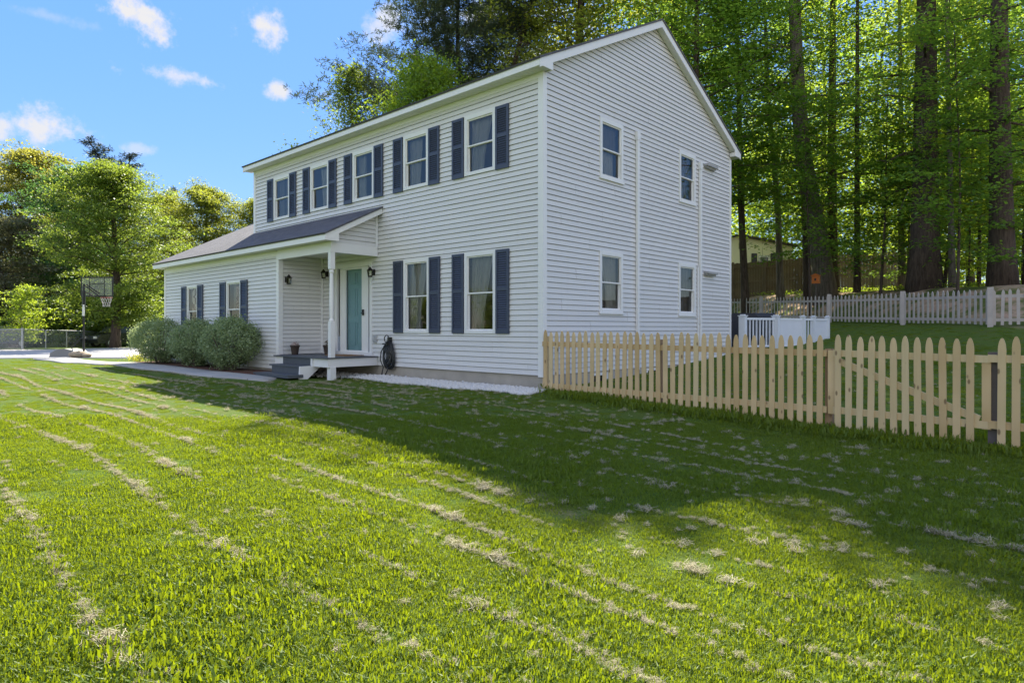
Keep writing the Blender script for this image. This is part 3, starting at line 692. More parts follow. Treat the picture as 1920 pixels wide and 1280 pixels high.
# vent pipes on the gable
for y, zt in ((3.19, 5.50), (6.17, 5.40)):
    m = MB(); m.box(.022, .075, y - .045, y + .045, .3, zt - .06); m.box(.020, .085, y - .06, y + .06, zt - .18, zt); obj('drain_pipe', m, M['trim'], house)
m = MB(); m.box(.02, .045, 6.05, 6.10, .6, 2.75); obj('drain_pipe', m, M['trim'], house)
for z in (5.36, 2.60):
    m = MB(Tg); m.box(6.42, 7.0, .018, .14, z, z + .055); m.box(6.45, 6.97, .018, .09, z - .04, z); obj('flood_light', m, flat('grey_vent', (.35, .35, .36), .6), house)
# cellar windows behind the picket fence
for y in (1.5, 3.6, 4.7, 6.6):
    m = MB(Tg); m.box(y, y + .55, .0, .03, -.02, .30); cw = obj('cellar_window', m, M['trim'], house)
    g = MB(Tg); g.quad((y + .05, .032, .03), (y + .5, .032, .03), (y + .5, .032, .25), (y + .05, .032, .25)); sub('pane', g, flat('dark_pane', (.02, .022, .025), .1), cw)
m = MB(); m.box(-.03, .012, 0.0, HD, -.6, Z0 - .02); obj('foundation', m, M['concrete'], house)
# rear deck with railing
m = MB()
for i in range(20): m.box(-6, .75, HD + .05 + i * .15, HD + .05 + i * .15 + .144, .58, .61)
rd = obj('rear_deck', m, M['skirt'], house)
m = MB(); m.box(-6, .74, HD + .03, HD + 3.0, -.2, .575); sub('deck_skirt', m, M['skirt'], rd)
rp = [(.175, 8.48), (.614, 9.755), (.975, 10.9), (1.11, 11.43), (1.247, 12.3)]
def rail_post(x, y, w=.055):
    m = MB(); m.box(x - w, x + w, y - w, y + w, -.1 if y > 11 else .55, 1.54); m.box(x - w - .02, x + w + .02, y - w - .02, y + w + .02, 1.54, 1.565); m.box(x - w * .7, x + w * .7, y - w * .7, y + w * .7, 1.565, 1.59); sub('railing_post', m, M['rail_white'], rd)
for i, (x, y) in enumerate(rp): rail_post(x, y, .085 if i in (0, 1) else .06)
for i in range(4):
    a, b = Vector((*rp[i], 0)), Vector((*rp[i + 1], 0)); d = (b - a).normalized()
    m = MB(); m.bar(a + d * .06 + Vector((0, 0, 1.47)), b - d * .06 + Vector((0, 0, 1.47)), .06, .06); m.bar(a + d * .06 + Vector((0, 0, .70)), b - d * .06 + Vector((0, 0, .70)), .05, .05)
    L = (b - a).length; n = max(2, int(L / (.13 if i in (0, 2) else .052)))
    for k in range(1, n):
        p = a + (b - a) * k / n; m.bar(p + Vector((0, 0, .7)), p + Vector((0, 0, 1.45)), .034, .034, (d.x, d.y, 0))
    if i in (1, 3):
        m.bar(a + d * .06 + Vector((0, 0, 1.08)), b - d * .06 + Vector((0, 0, 1.08)), .012, .72)
    sub('railing', m, M['rail_white'], rd)

# ------------------------------------------------------------------ things at the house
g = thing('covered_grill', 'barbecue grill under a dark navy cover behind the house corner', 'grill', (-.30, 10.3, .61))
m = MB(); m.prism([(-.62, 0), (.62, 0), (.60, .55), (.52, .92), (.40, 1.02), (-.30, 1.02), (-.50, .92), (-.6, .55)], .62, lambda a, b, t: (a * .7 + (t - .3) * .6, a * .5 + t - .3, b)); obj('grill_cover', m, M['cover'], g, (0, 0, .04))
m = MB()
for x, y in ((-.35, -.3), (.3, .1), (-.2, .25), (.25, -.2)): m.box(x, x + .05, y, y + .05, 0, .06)
obj('leg', m, M['black'], g, (0, 0, 0))

def pot(loc, label, kind):
    t = thing('flower_pot', label, 'flower pot', loc, 'flower pots on the porch')
    m = MB(); m.lathe([(.075, 0), (.105, .19), (.118, .20), (.118, .235), (.105, .235), (.10, .20)], (0, 0), 16); obj('pot', m, M['pot'], t, (0, 0, 0))
    r = np.random.default_rng(kind); n = 260 if kind == 1 else 160
    d = r.normal(size=(n, 3)); d /= np.linalg.norm(d, axis=1)[:, None]; rad = r.uniform(.4, 1, n)[:, None]
    P = np.array([0, 0, .25]) + d * rad * ([.10, .10, .085] if kind == 1 else [.085, .085, .12])
    obj('plant', leafquads('plant', P, .04, r, .5), M['flower'] if kind == 1 else M['dryplant'], t, (0, 0, 0))

def leafquads(name, P, size, r, flatness=.6, aspect=.55):
    """folded leaf blades at P; flatness 1 = horizontal"""
    P = np.asarray(P); n = len(P)
    nor = r.normal(size=(n, 3)); nor[:, 2] = np.abs(nor[:, 2]) + flatness * 2.2; nor /= np.linalg.norm(nor, axis=1)[:, None]
    a = r.normal(size=(n, 3)); a -= nor * (a * nor).sum(1)[:, None]; a /= np.linalg.norm(a, axis=1)[:, None]
    b = np.cross(nor, a); s = (size * r.uniform(.65, 1.3, n))[:, None]
    V = np.empty((n, 4, 3)); V[:, 0] = P - a * s * .5; V[:, 2] = P + a * s * .5; side = b * s * aspect * .5
    V[:, 1] = P + side + nor * s * .10; V[:, 3] = P - side + nor * s * .10
    return npmesh(name, V.reshape(-1, 3), np.arange(4 * n).reshape(n, 4))
pot((-7.18, -.95, .551), 'brown clay pot of pale pink flowers beside the porch wall', 1)
pot((-6.72, -.32, .551), 'brown clay pot with dry dark plant behind the porch post', 2)
m = MB(); m.box(-6.35, -5.45, -.62, -.12, .5505, .566); o = obj('doormat', m, M['coir']); tag(o, 'tan coir doormat on the porch deck before the teal door', 'doormat')

ho = thing('garden_hose', 'black coiled garden hose hung on a wall hook beside the porch', 'hose', (-4.56, -.02, .66))
m = MB(); m.box(-.07, .07, -.03, .0, .18, .34); m.box(-.09, .09, -.16, -.03, .17, .20)
m.tube([(.085 * math.cos(a), -.10, .30 + .085 * math.sin(a)) for a in np.linspace(0, 2 * math.pi, 17)], .012, 6, False)
obj('hook', m, M['black'], ho, (0, 0, 0))
pts = []; r = random.Random(4)
for k in range(14):
    q_ = 1 - .055 * k; ex, ez = (.19 + .04 * r.random()) * q_, (.29 + .05 * r.random()) * (q_ + .1); oy = -.05 - .009 * k + .01 * r.random(); tw = .12 * (r.random() - .5)
    for q in range(18):
        a = math.pi / 2 + 2 * math.pi * q / 18
        pts.append((ex * math.cos(a) * (1 - .2 * math.sin(a)) + tw * math.sin(a) + .02, oy, -.07 + ez * math.sin(a)))
pts += [(-.05, -.12, .15), (-.2, -.11, 0), (-.24, -.1, -.2), (-.13, -.1, -.35), (-.16, -.12, -.52), (-.06, -.14, -.58), (.04, -.12, -.44), (.06, -.1, -.34)]
m = MB(); m.tube(pts, .014, 6); obj('hose_coil', m, M['rubber'], ho, (0, 0, 0), True)

# ------------------------------------------------------------------ scatter (stuff only)
def scatter(name, protos, P, scale, rz, pi, mat, label, tilt=None):
    V = []; F = []; kid = []
    for k, (pv, pf) in enumerate(protos):
        o = len(V); V += list(map(tuple, pv)); F += [tuple(o + i for i in f) for f in pf]; kid += [k] * len(pv)
    nv = len(V); n = len(P)
    allv = np.concatenate([np.array(V), P]); me = bpy.data.meshes.new(name); me.from_pydata(allv.tolist(), [], F)
    def attr(nm, typ, head, arr):
        a = me.attributes.new(nm, typ, 'POINT'); full = np.concatenate([head, arr])
        if typ == 'FLOAT_VECTOR': a.data.foreach_set('vector', full.astype(np.float32).ravel())
        else: a.data.foreach_set('value', full.astype(np.int32 if typ == 'INT' else np.float32))
    attr('kid', 'INT', np.array(kid), -np.ones(n)); attr('pick', 'INT', np.zeros(nv), pi); attr('sc', 'FLOAT', np.ones(nv), scale)
    rot = np.zeros((n, 3)); rot[:, 2] = rz
    if tilt is not None: rot[:, :2] = tilt
    attr('rot', 'FLOAT_VECTOR', np.zeros((nv, 3)), rot)
    me.materials.append(mat); ob = bpy.data.objects.new(name, me); COL.objects.link(ob)
    ng = bpy.data.node_groups.new(name, 'GeometryNodeTree')
    ng.interface.new_socket('Geometry', in_out='INPUT', socket_type='NodeSocketGeometry'); ng.interface.new_socket('Geometry', in_out='OUTPUT', socket_type='NodeSocketGeometry')
    N, L = ng.nodes, ng.links
    gi, go = N.new('NodeGroupInput'), N.new('NodeGroupOutput')
    def na(nm, typ):
        q = N.new('GeometryNodeInputNamedAttribute'); q.data_type = typ; q.inputs['Name'].default_value = nm; return q.outputs['Attribute']
    kd = na('kid', 'INT')
    def sel(k):
        c = N.new('FunctionNodeCompare'); c.data_type = 'INT'; c.operation = 'EQUAL'; L.new(kd, c.inputs['A'] if False else c.inputs[2]); c.inputs[3].default_value = k
        s = N.new('GeometryNodeSeparateGeometry'); s.domain = 'POINT'; L.new(gi.outputs[0], s.inputs[0]); L.new(c.outputs[0], s.inputs[1]); return s.outputs[0]
    jn = N.new('GeometryNodeJoinGeometry')
    for k in range(len(protos)):
        ti = N.new('GeometryNodeGeometryToInstance'); L.new(sel(k), ti.inputs[0]); L.new(ti.outputs[0], jn.inputs[0])
    ip = N.new('GeometryNodeInstanceOnPoints'); L.new(sel(-1), ip.inputs['Points']); L.new(jn.outputs[0], ip.inputs['Instance']); ip.inputs['Pick Instance'].default_value = True
    L.new(na('pick', 'INT'), ip.inputs['Instance Index']); L.new(na('rot', 'FLOAT_VECTOR'), ip.inputs['Rotation']); L.new(na('sc', 'FLOAT'), ip.inputs['Scale'])
    L.new(ip.outputs[0], go.inputs[0])
    md = ob.modifiers.new('scatter', 'NODES'); md.node_group = ng
    tag(ob, label, None, None, 'stuff'); return ob

def blade_proto(seed, n, rad, h, w, lean=.5, curl=.4):
    r = np.random.default_rng(seed); V = []; F = []
    for i in range(n):
        a = r.uniform(0, 2 * math.pi); q = rad * math.sqrt(r.uniform()); bx, by = q * math.cos(a), q * math.sin(a)
        az = r.uniform(0, 2 * math.pi); hh = h * r.uniform(.55, 1.25); ln = lean * abs(r.normal(.4, .5)); dx, dy = math.cos(az), math.sin(az); sx, sy = -dy * w / 2, dx * w / 2
        z1 = hh * .55; o1 = ln * hh * .35; z2 = hh * (1 - .25 * curl * ln); o2 = ln * hh * 1.0
        o = len(V)
        V += [(bx - sx, by - sy, -.01), (bx + sx, by + sy, -.01), (bx + dx*o1 + sx*.8, by + dy*o1 + sy*.8, z1), (bx + dx*o1 - sx*.8, by + dy*o1 - sy*.8, z1), (bx + dx*o2, by + dy*o2, z2)]
        F += [(o, o+1, o+2, o+3), (o+3, o+2, o+4)]
    return V, F
def straw_proto(seed, n, rx, h, L=.09):
    r = np.random.default_rng(seed); V = []; F = []
    for i in range(n):
        x, y = r.normal(0, rx, 2); z = abs(r.normal(0, h)) + .012; az = r.uniform(0, 2 * math.pi); el = r.normal(0, .35); l = L * r.uniform(.5, 1.2); w = .0024
        d = np.array([math.cos(az) * math.cos(el), math.sin(az) * math.cos(el), math.sin(el)]); s = np.array([-math.sin(az), math.cos(az), r.normal(0, .3)]) * w / 2
        p = np.array([x, y, z]); mid = p + np.array([0, 0, r.normal(0, .012)]); o = len(V)
        V += [tuple(p - d*l/2 - s), tuple(p - d*l/2 + s), tuple(mid + s), tuple(mid - s), tuple(p + d*l/2)]
        F += [(o, o+1, o+2, o+3), (o+3, o+2, o+4)]
    return V, F

def lawn_ok(x, y):
    ok = np.ones(len(x), bool)
    ok &= ~((x > HX0 - .3) & (x < .06) & (y > -.02) & (y < HD + 3.2))
    ok &= ~((x > -15.3) & (x < -5.0) & (y > -2.05) & (y < 7))
    ok &= ~((x > -23.6) & (x < -5.55) & (y > -2.95 + .0 * x) & (y < -1.0))
    ok &= ~((x > -5.6) & (x < .2) & (y > -.72 - .05 * np.sin(3 * x) + .05 * np.sin(11 * x)) & (y < .1))
    ok &= ~((x > -7.5) & (x < -4.95) & (y > -1.75) & (y < 0))
    ok &= ~((x > -6) & (x < .9) & (y > HD) & (y < HD + 3.2))
    D = (x - CAM[0]) * FW[0] + (y - CAM[1]) * FW[1]; lat = (x - CAM[0]) * RT[0] + (y - CAM[1]) * RT[1]
    drive = (D > 25.6) & (lat / D < -.40)
    return ok & ~drive & (y < fence_y(x) - .1)
ROWS = [-8.72, -8.08, -7.22, -6.72, -6.2, -5.86, -5.35, -4.5, -3.75, -9.4, -3.1, -2.5, -1.9, -5.05]
def grass_all():
    r = np.random.default_rng(21); P = []; S = []; K = []
    def zone(d0, d1, dens, kinds, smin, smax, latmin=-.86, latmax=.86):
        n = int(dens * (latmax - latmin) / 2 * (d1**2 - d0**2)); D = np.sqrt(r.uniform(d0**2, d1**2, n)); lat = r.uniform(latmin, latmax, n) * D + r.normal(0, .1, n)
        x = CAM[0] + FW[0]*D + RT[0]*lat; y = CAM[1] + FW[1]*D + RT[1]*lat
        ok = lawn_ok(x, y); x, y = x[ok], y[ok]
        thin = np.zeros(len(x))
        for q, ry in enumerate(ROWS): thin = np.maximum(thin, np.exp(-((y - ry - .06*np.sin(x*.9+q))/.07)**2) * (.35 + .35*np.sin(x*1.3+q*2.1)))
        keep = r.uniform(size=len(x)) > thin * 1.15; x, y = x[keep], y[keep]
        patch = .85 + .25 * np.sin(x*.8+1.7*np.sin(y*.7)) * np.sin(y*1.1+.6) + .12*np.sin(x*3.1+y*2.3)
        P.append(np.c_[x, y, ground(x, y)]); S.append(r.uniform(smin, smax, len(x)) * np.clip(patch, .6, 1.2)); K.append(r.choice(kinds, len(x)))
    zone(1.6, 5, 130, (0, 1, 2), .8, 1.15, -1.0, 1.0); zone(5, 9, 85, (0, 1, 2), .85, 1.15); zone(9, 15, 30, (3, 4), .8, 1.1); zone(15, 23, 11, (5,), .8, 1.1); zone(23, 38, 4, (5,), .9, 1.3, -.9, .9)
    # longer untrimmed blades along the picket fence
    n = 650; x = r.uniform(.5, 8.6, n); yf_ = np.interp(x, [0, 4.83, 6.6, 8.6], [-.06, .06, -.05, -.16]); y = yf_ + r.normal(0, .025, n)
    P.append(np.c_[x, y, ground(x, y)]); S.append(r.uniform(.9, 2.1, n)); K.append(r.choice((0, 1, 2), n))
    protos = [blade_proto(i, 300, .12, .021, .0022, 1.7) for i in range(3)] + [blade_proto(5 + i, 190, .2, .031, .0052, 1.5) for i in range(2)] + [blade_proto(9, 150, .34, .033, .010, 1.4)]
    P = np.concatenate(P); S = np.concatenate(S); K = np.concatenate(K)
    scatter('lawn_grass', protos, P, S, r.uniform(0, 6.28, len(P)), K, M['grass'], 'short mown grass of the front and side lawn', r.normal(0, .08, (len(P), 2)))
    # dry clippings lying in windrows
    P = []; S = []
    for q, ry in enumerate(ROWS):
        x = np.arange(-14, 9, .022); x = x + r.normal(0, .03, len(x))
        den = .42 + .5*np.sin(x*1.3+q*2.1) + .3*np.sin(x*3.7+q) + .2*np.sin(x*9.1+2*q)
        if q in (1, 2): den += .22
        if q > 5: den -= .25
        k = r.uniform(size=len(x)) < np.clip(den - .3, 0, 1) * .4; x = x[k]; y = ry + .06*np.sin(x*.9+q) + r.normal(0, .03, len(x))
        P.append(np.c_[x, y]); S.append(r.uniform(.45, 1.1, len(x)) * np.clip(.75 + .5*np.sin(x*2.9+q*1.7), .35, 1.25))
    for q, ry in enumerate(ROWS):
        x = np.arange(-14, 9, .02); k = r.uniform(size=len(x)) < .72 + .3*np.sin(x*.8+q) + .25*np.sin(x*2.3+2*q) - (.25 if q in (3, 4, 6, 7, 8) else .35 if q > 8 else 0); x = x[k]; x = x + r.normal(0, .03, len(x)); P.append(np.c_[x, ry + .06*np.sin(x*.9+q) + r.normal(0, .022, len(x))]); S.append(r.uniform(.25, .6, len(x)))
    n = 1300; D = np.sqrt(r.uniform(1.5**2, 15**2, n)); lat = r.uniform(-.9, .9, n) * D; P.append(np.c_[CAM[0] + FW[0]*D + RT[0]*lat, CAM[1] + FW[1]*D + RT[1]*lat]); S.append(r.uniform(.2, .8, n) ** 1.5)
    n = 1100; x = r.uniform(-8, 9.5, n); y = r.uniform(-5, -.7, n); P.append(np.c_[x, y]); S.append(r.uniform(.25, 1.1, n) ** 1.6)
    P = np.concatenate(P); S = np.concatenate(S); ok = lawn_ok(P[:, 0], P[:, 1]) ; P, S = P[ok], S[ok]
    P = np.c_[P, ground(P[:, 0], P[:, 1]) + .012]
    scatter('dry_grass_clippings', [straw_proto(40 + i, 60, .026, .010, .075) for i in range(3)], P, S, r.uniform(0, 6.28, len(P)), r.integers(0, 3, len(P)), M['straw'], 'dry tan grass clippings lying in rows on the lawn')
M['grass'] = mat_leaf('grass_blade', (.088, .144, .024), (.120, .178, .030), (.33, .41, .007), .45, .015)
M['straw'] = mat_leaf('dry_clippings', (.30, .265, .17), (.66, .59, .42), (.38, .33, .2), .3, .02)
grass_all()

# gravel strip and mulch bed
def blob(seed, r0):
    r = np.random.default_rng(seed); V = []; n, k = 6, 4
    for i in range(1, k):
        for j in range(n):
            th = math.pi * i / k; ph = 2 * math.pi * j / n; q = r0 * r.uniform(.7, 1.2); V.append((q*math.sin(th)*math.cos(ph), q*math.sin(th)*math.sin(ph), q*.7*math.cos(th)))
    V += [(0, 0, r0 * .65), (0, 0, -r0 * .65)]; F = []
    for i in range(k - 2):
        for j in range(n): F.append((i*n+j, (i+1)*n+j, (i+1)*n+(j+1)%n, i*n+(j+1)%n))
    for j in range(n): F.append((len(V)-2, j, (j+1)%n)); F.append((len(V)-1, (k-2)*n+(j+1)%n, (k-2)*n+j))
    return V, F
def gravel():
    r = np.random.default_rng(5); n = 8500; x = r.uniform(-7.0, .2, n); y = -.10 - r.uniform(0, 1, n) * (.64 + .05*np.sin(3*x)) * np.interp(x, [-7, -5.2, .1, .3], [1.9, 1.05, 1.0, .6])
    k = ~((x < -4.9) & (y > -1.3) & (r.uniform(size=n) < .75)) & ~((x > -7.5) & (x < -5.5) & (y > -2.1) & (y < -1.2)) & ((y < -.22) | (r.uniform(size=n) < .25)); x, y = x[k], y[k]
    P = np.c_[x, y, ground(x, y) + .012 + r.uniform(0, .018, len(x))]
    scatter('white_gravel', [blob(i, .022) for i in range(4)], P, r.uniform(.7, 1.6, len(x)), r.uniform(0, 6, len(x)), r.integers(0, 4, len(x)), M['stone'], 'white stone chips along the foundation', r.normal(0, .8, (len(x), 2)))
gravel()
strip('soil_strip', [(-7.6, -.0), (.25, .0)], [(-7.6, -.72), (.15, -.70)], .006, flat('dark_soil', (.035, .03, .026), 1, .4, 20, .6, 50), 'structure', 'dark bare soil under the foundation stones')
strip('mulch_bed', [(-15.6, -1.2), (-7.1, -1.2)], [(-15.6, -2.06), (-7.1, -2.0)], .03, M['mulch'], 'structure', 'red brown mulch bed under the shrubs')

# ------------------------------------------------------------------ shrubs
def shrub(c, rx, ry, h, label, seed, n=9000):
    z0 = float(ground(c[0], c[1])); t = thing('shrub', label, 'shrub', (c[0], c[1], z0), 'rounded shrubs along the wing'); r = np.random.default_rng(seed)
    k = 260; d = r.normal(size=(k, 3)); d /= np.linalg.norm(d, axis=1)[:, None]; rad = r.uniform(.55, 1.0, k)[:, None] ** .5
    C = d * rad * [rx * .92, ry * .92, h * .47] + [0, 0, h * .53]
    C[:, 0] *= np.clip(.62 + .5 * C[:, 2] / h * 1.6, .6, 1); C[:, 1] *= np.clip(.62 + .5 * C[:, 2] / h * 1.6, .6, 1)
    idx = r.integers(0, k, n); P = C[idx] + r.normal(0, .075, (n, 3)); P[:, 2] = np.maximum(P[:, 2], .06)
    obj('foliage', leafquads('foliage', P, .056, r, .15), M['shrub'], t, (0, 0, 0))
    m = MB()
    for i in range(16):
        a = r.uniform(0, 6.28); q = r.uniform(.3, .85); m.tube([(.08*math.cos(a), .08*math.sin(a), -.05), (q*rx*.5*math.cos(a), q*ry*.5*math.sin(a), h*.3), (q*rx*math.cos(a), q*ry*math.sin(a), h*.75)], [.022, .014, .005], 5)
    obj('stem', m, M['bark_grey'], t, (0, 0, 0))
def px_on_y(x, y0, z): # point on the plane y=y0 seen at pixel column x
    d = FW + RT * ((x - 960) / FPX); s = (y0 - CAM[1]) / d[1]; p = CAM + d * s; return float(p[0])
shrub((-9.05, -1.72), 1.12, .70, 1.34, 'largest rounded shrub, nearest the porch steps', 3, 17000)
shrub((-11.25, -1.72), 1.22, .66, 1.30, 'middle rounded shrub below the two wing windows', 4, 15000)
shrub((-13.75, -1.8), 1.3, .78, 1.36, 'leftmost rounded shrub with sunlit yellow edge by the driveway', 5, 15000)
t = thing('ground_plant', 'small yellow green plant left of the shrubs beside the path', 'plant', (-15.9, -1.75, float(ground(-15.9, -1.75))))
r = np.random.default_rng(9); obj('foliage', leafquads('foliage', r.normal(0, 1, (500, 3)) * [.28, .16, .07] + [0, 0, .14], .06, r, .1), M['leaf_yellow'], t, (0, 0, 0))
m = MB()
for i in range(8): a = r.uniform(0, 6.28); m.tube([(0, 0, -.03), (.25*math.cos(a), .15*math.sin(a), .18)], [.008, .003], 4)
obj('stem', m, M['bark_grey'], t, (0, 0, 0))

# ------------------------------------------------------------------ new picket fence and gate
def picket_mesh(w, h, t):
    m = MB(); prof = [(-w/2, 0), (w/2, 0), (w/2, h - .13), (w*.46, h - .085), (w*.34, h - .04), (w*.17, h - .008), (0, h), (-w*.17, h - .008), (-w*.34, h - .04), (-w*.46, h - .085), (-w/2, h - .13)]
    m.prism(prof, t, lambda a, b, s: (a, s - t, b)); return m.mesh('picket')
pk = [picket_mesh(.075, 1.255 + dz, .019) for dz in (0, .012, -.01)]
pf_wood = M['pine_wood']
def zt(px, py, D): return 1.2 + (HY - py) * D / FPX
def fence_run(root, A, B, n, ztop0, ztop1, mesh_list, skip=(), rails=(.27, 1.02), back=1, rail_ext=(0, 0), wood=None):
    A, B = Vector(A), Vector(B); d = (B - A); ang = math.atan2(d.y, d.x); base = root.location
    for i in range(n):
        t = (i + .5) / n; p = A + d * t; ztop = ztop0 + (ztop1 - ztop0) * t
        me = mesh_list[random.randrange(len(mesh_list))]
        o = bpy.data.objects.new('picket', me); COL.objects.link(o); o.parent = root
        if not me.materials: me.materials.append(wood)
        o.location = Vector((p.x, p.y, ztop - 1.255 + random.uniform(-.008, .008))) - base; o.rotation_euler = (random.gauss(0, .006), random.gauss(0, .006), ang)
    nrm = Vector((-d.y, d.x, 0)).normalized(); du = d.normalized()
    for h in rails:
        m = MB(); a = A + nrm * .021 - du * rail_ext[0]; b = B + nrm * .021 + du * rail_ext[1]
        m.bar((a.x, a.y, ztop0 - 1.255 + h), (b.x, b.y, ztop1 - 1.255 + h), .038, .085); obj('rail', m, wood, root)
    return nrm
F0, F1, F2, F3 = (.05, -.06, 0), (4.83, .06, 0), (6.585, -.05, 0), (8.6, -.16, 0)
zA, zB, zC, zD = 1.157, 1.105, 1.085, 1.09
fa = thing('picket_fence', 'new pale pine picket fence running from the house corner to the gate', 'fence', (2.4, 0, -.1), 'new pine picket fence sections')
nr = fence_run(fa, F0, F1, 38, zA, zB, pk, rail_ext=(.02, .02), wood=pf_wood)
def post(root, x, y, z0, z1, w, mat): m = MB(); m.box(x - w, x + w, y - w, y + w, z0, z1); obj('post', m, mat, root)
post(fa, .04, .04, -.4, 1.06, .045, pf_wood); post(fa, 2.35, .10, -.5, 1.02, .045, M['cedar']); post(fa, 4.86, .16, -.6, .93, .045, M['cedar'])
fg = thing('fence_gate', 'new pine gate with diagonal brace in the picket fence', 'gate', (5.7, 0, -.1))
A, B = Vector((4.93, .055, 0)), Vector((6.50, -.045, 0))
fence_run(fg, A, B, 12, zB + .005, zC, pk, rails=(.27, 1.02), rail_ext=(.0, .12), wood=pf_wood)
m = MB(); z_ = zB - 1.255; m.bar((A.x - .02, A.y + .022, z_ + .22), (A.x - .02, A.y + .022, z_ + 1.06), .085, .036, (0, 1, 0)); obj('stile', m, pf_wood, fg)
z_ = zC - 1.255; m = MB(); m.bar((B.x + .085, B.y + .022, z_ + .22), (B.x + .085, B.y + .022, z_ + 1.06), .085, .036, (0, 1, 0)); obj('stile', m, pf_wood, fg)
m = MB(); m.bar((A.x + .06, A.y + .02, zB - .33), (B.x + .02, B.y + .021, zC - 1.255 + .33), .036, .085); obj('brace', m, pf_wood, fg)
fb = thing('picket_fence', 'short new pine picket fence section right of the gate', 'fence', (7.6, -.1, -.1), 'new pine picket fence sections')
fence_run(fb, (6.66, -.058, 0), F3, 15, zC + .01, zD, pk, rail_ext=(.06, 0), wood=pf_wood)
post(fb, 6.64, .035, -.5, .93, .045, M['old_post'])

# ------------------------------------------------------------------ weathered white picket fence on the slope
wf = thing('picket_fence', 'long weathered white picket fence at the foot of the wooded bank', 'fence', (0, 18, 1.4))
def wpicket():
    m = MB(); w, h = .085, 1.0; m.prism([(-w/2, 0), (w/2, 0), (w/2, h - .09), (w*.3, h - .03), (0, h), (-w*.3, h - .03), (-w/2, h - .09)], .018, lambda a, b, t: (a, t, b)); me = m.mesh('picket'); me.materials.append(M['white_paint']); return me
wpm = wpicket()
WPT = [np.array([7.9, 13.62, 0.]), at(1857, 612.8, 18.3), at(1693, 607.8, 21.6), at(1555, 601, 25.4), at(1428, 598, 31), at(1340, 596, 37)]
WPT = [Vector(p) for p in WPT]
for p in WPT: p.z = float(ground(p.x, p.y))
cnt = 0
for i in range(len(WPT) - 1):
    a, b = WPT[i], WPT[i + 1]; d = b - a; L = Vector((d.x, d.y, 0)).length; n = [15, 17, 18, 20, 16][i]; ang = math.atan2(d.y, d.x); du = d.normalized()
    for k in range(n):
        p = a + d * ((k + .5) / n); z = float(ground(p.x, p.y)) + .06
        o = bpy.data.objects.new('picket', wpm); COL.objects.link(o); o.parent = wf; o.location = Vector((p.x, p.y, z + random.uniform(-.012, .012))) - wf.location; o.rotation_euler = (0, random.gauss(0, .012), ang); o.scale = (.95 if i > 1 else .88, 1, 1)
    side = Vector((-du.y, du.x, 0)) * (-.03)
    for h in (.20, .86):
        m = MB(); m.bar(a + side + Vector((0, 0, h)), b + side + Vector((0, 0, h)), .035, .085); obj('rail', m, M['white_paint'], wf)
    post_ = MB(); post_.box(a.x - .065, a.x + .065, a.y - .065, a.y + .065, a.z - .4, a.z + 1.12); obj('post', post_, M['white_paint'], wf)

# ------------------------------------------------------------------ privacy fence, neighbour house, feeder
pfv = thing('privacy_fence', 'tall weathered brown board fence on the wooded slope', 'fence', (-4, 30, 3.3))
PF = [(1300, 499, 41), (1375, 494, 39.5), (1435, 490, 38.5), (1500, 484, 37.5), (1565, 478, 36.5), (1640, 474, 36), (1712, 472, 35.5)]
for i in range(len(PF) - 1):
    a, b = Vector(at(*PF[i])), Vector(at(*PF[i + 1])); za, zb = a.z, b.z
    m = MB(); n = max(4, int((b - a).length / .15))
    for k in range(n):
        p = a + (b - a) * (k / n); q = a + (b - a) * ((k + .94) / n); j = random.uniform(-.02, .02)
        g0 = float(ground(p.x, p.y)) - .2
        m.hexa([(p.x, p.y, g0), (q.x, q.y, g0), (q.x, q.y + .02, g0), (p.x, p.y + .02, g0), (p.x, p.y, p.z + j), (q.x, q.y, p.z + j), (q.x, q.y + .02, p.z + j), (p.x, p.y + .02, p.z + j)])
    obj('board_panel', m, M['privacy'], pfv)
    for h in (-.35, -1.15):
        m = MB(); m.bar(a + Vector((0, -.03, h)), b + Vector((0, -.03, h)), .04, .09); obj('rail', m, M['privacy'], pfv)
    m = MB(); m.box(a.x - .06, a.x + .06, a.y - .1, a.y - .0, float(ground(a.x, a.y)) - .3, a.z + .06); obj('post', m, M['privacy'], pfv)

nh = thing('neighbor_house', 'cream neighbouring house with dark shutters behind the brown fence', 'house', tuple(at(1400, 540, 47)))
def nhp(px, py, D=47): return Vector(at(px, py, D))
ax = (nhp(1485, 500) - nhp(1340, 500)); ax.z = 0; ax.normalize(); bx = Vector((-ax.y, ax.x, 0))
if bx.dot(Vector(FW)) < 0: bx = -bx
o0 = nhp(1384, 560); o0.z = 0; S_ = 47 / FPX
zr = nhp(1384, 443).z; zl = nhp(1300, 468).z; zrt = nhp(1487, 462).z
def NP(u, n, z): q = o0 + ax * u - bx * n; return (q.x, q.y, z)
uL, uR = -84 * S_, 101 * S_
m = MB(NP); m.add([(uL, 0, 2), (uR, 0, 2), (uR, 0, zrt), (0, 0, zr), (uL, 0, zl)], [(0, 1, 2, 3, 4)]); m.add([(uR, 0, 2), (uR, -8, 2), (uR, -8, zrt), (uR, 0, zrt)], [(0, 1, 2, 3)]); obj('wall', m, M['neighbor'], nh)
m = MB(NP)
for a, za, b, zb in ((0, zr, uR + .35, zrt - .06), (0, zr, uL - .3, zl - .05)):
    m.hexa([(a, .25, za), (b, .25, zb), (b, -8, zb), (a, -8, za), (a, .25, za + .16), (b, .25, zb + .16), (b, -8, zb + .16), (a, -8, za + .16)])
obj('roof', m, flat('dark_grey_roof', (.06, .055, .05), .9), nh)
m = MB(NP); a, b = (1422 - 1384) * S_, (1443 - 1384) * S_; zz0, zz1 = nhp(1430, 496).z, nhp(1430, 479).z; m.box(a, b, -.02, .05, zz0, zz1); w_ = obj('window', m, M['trim'], nh)
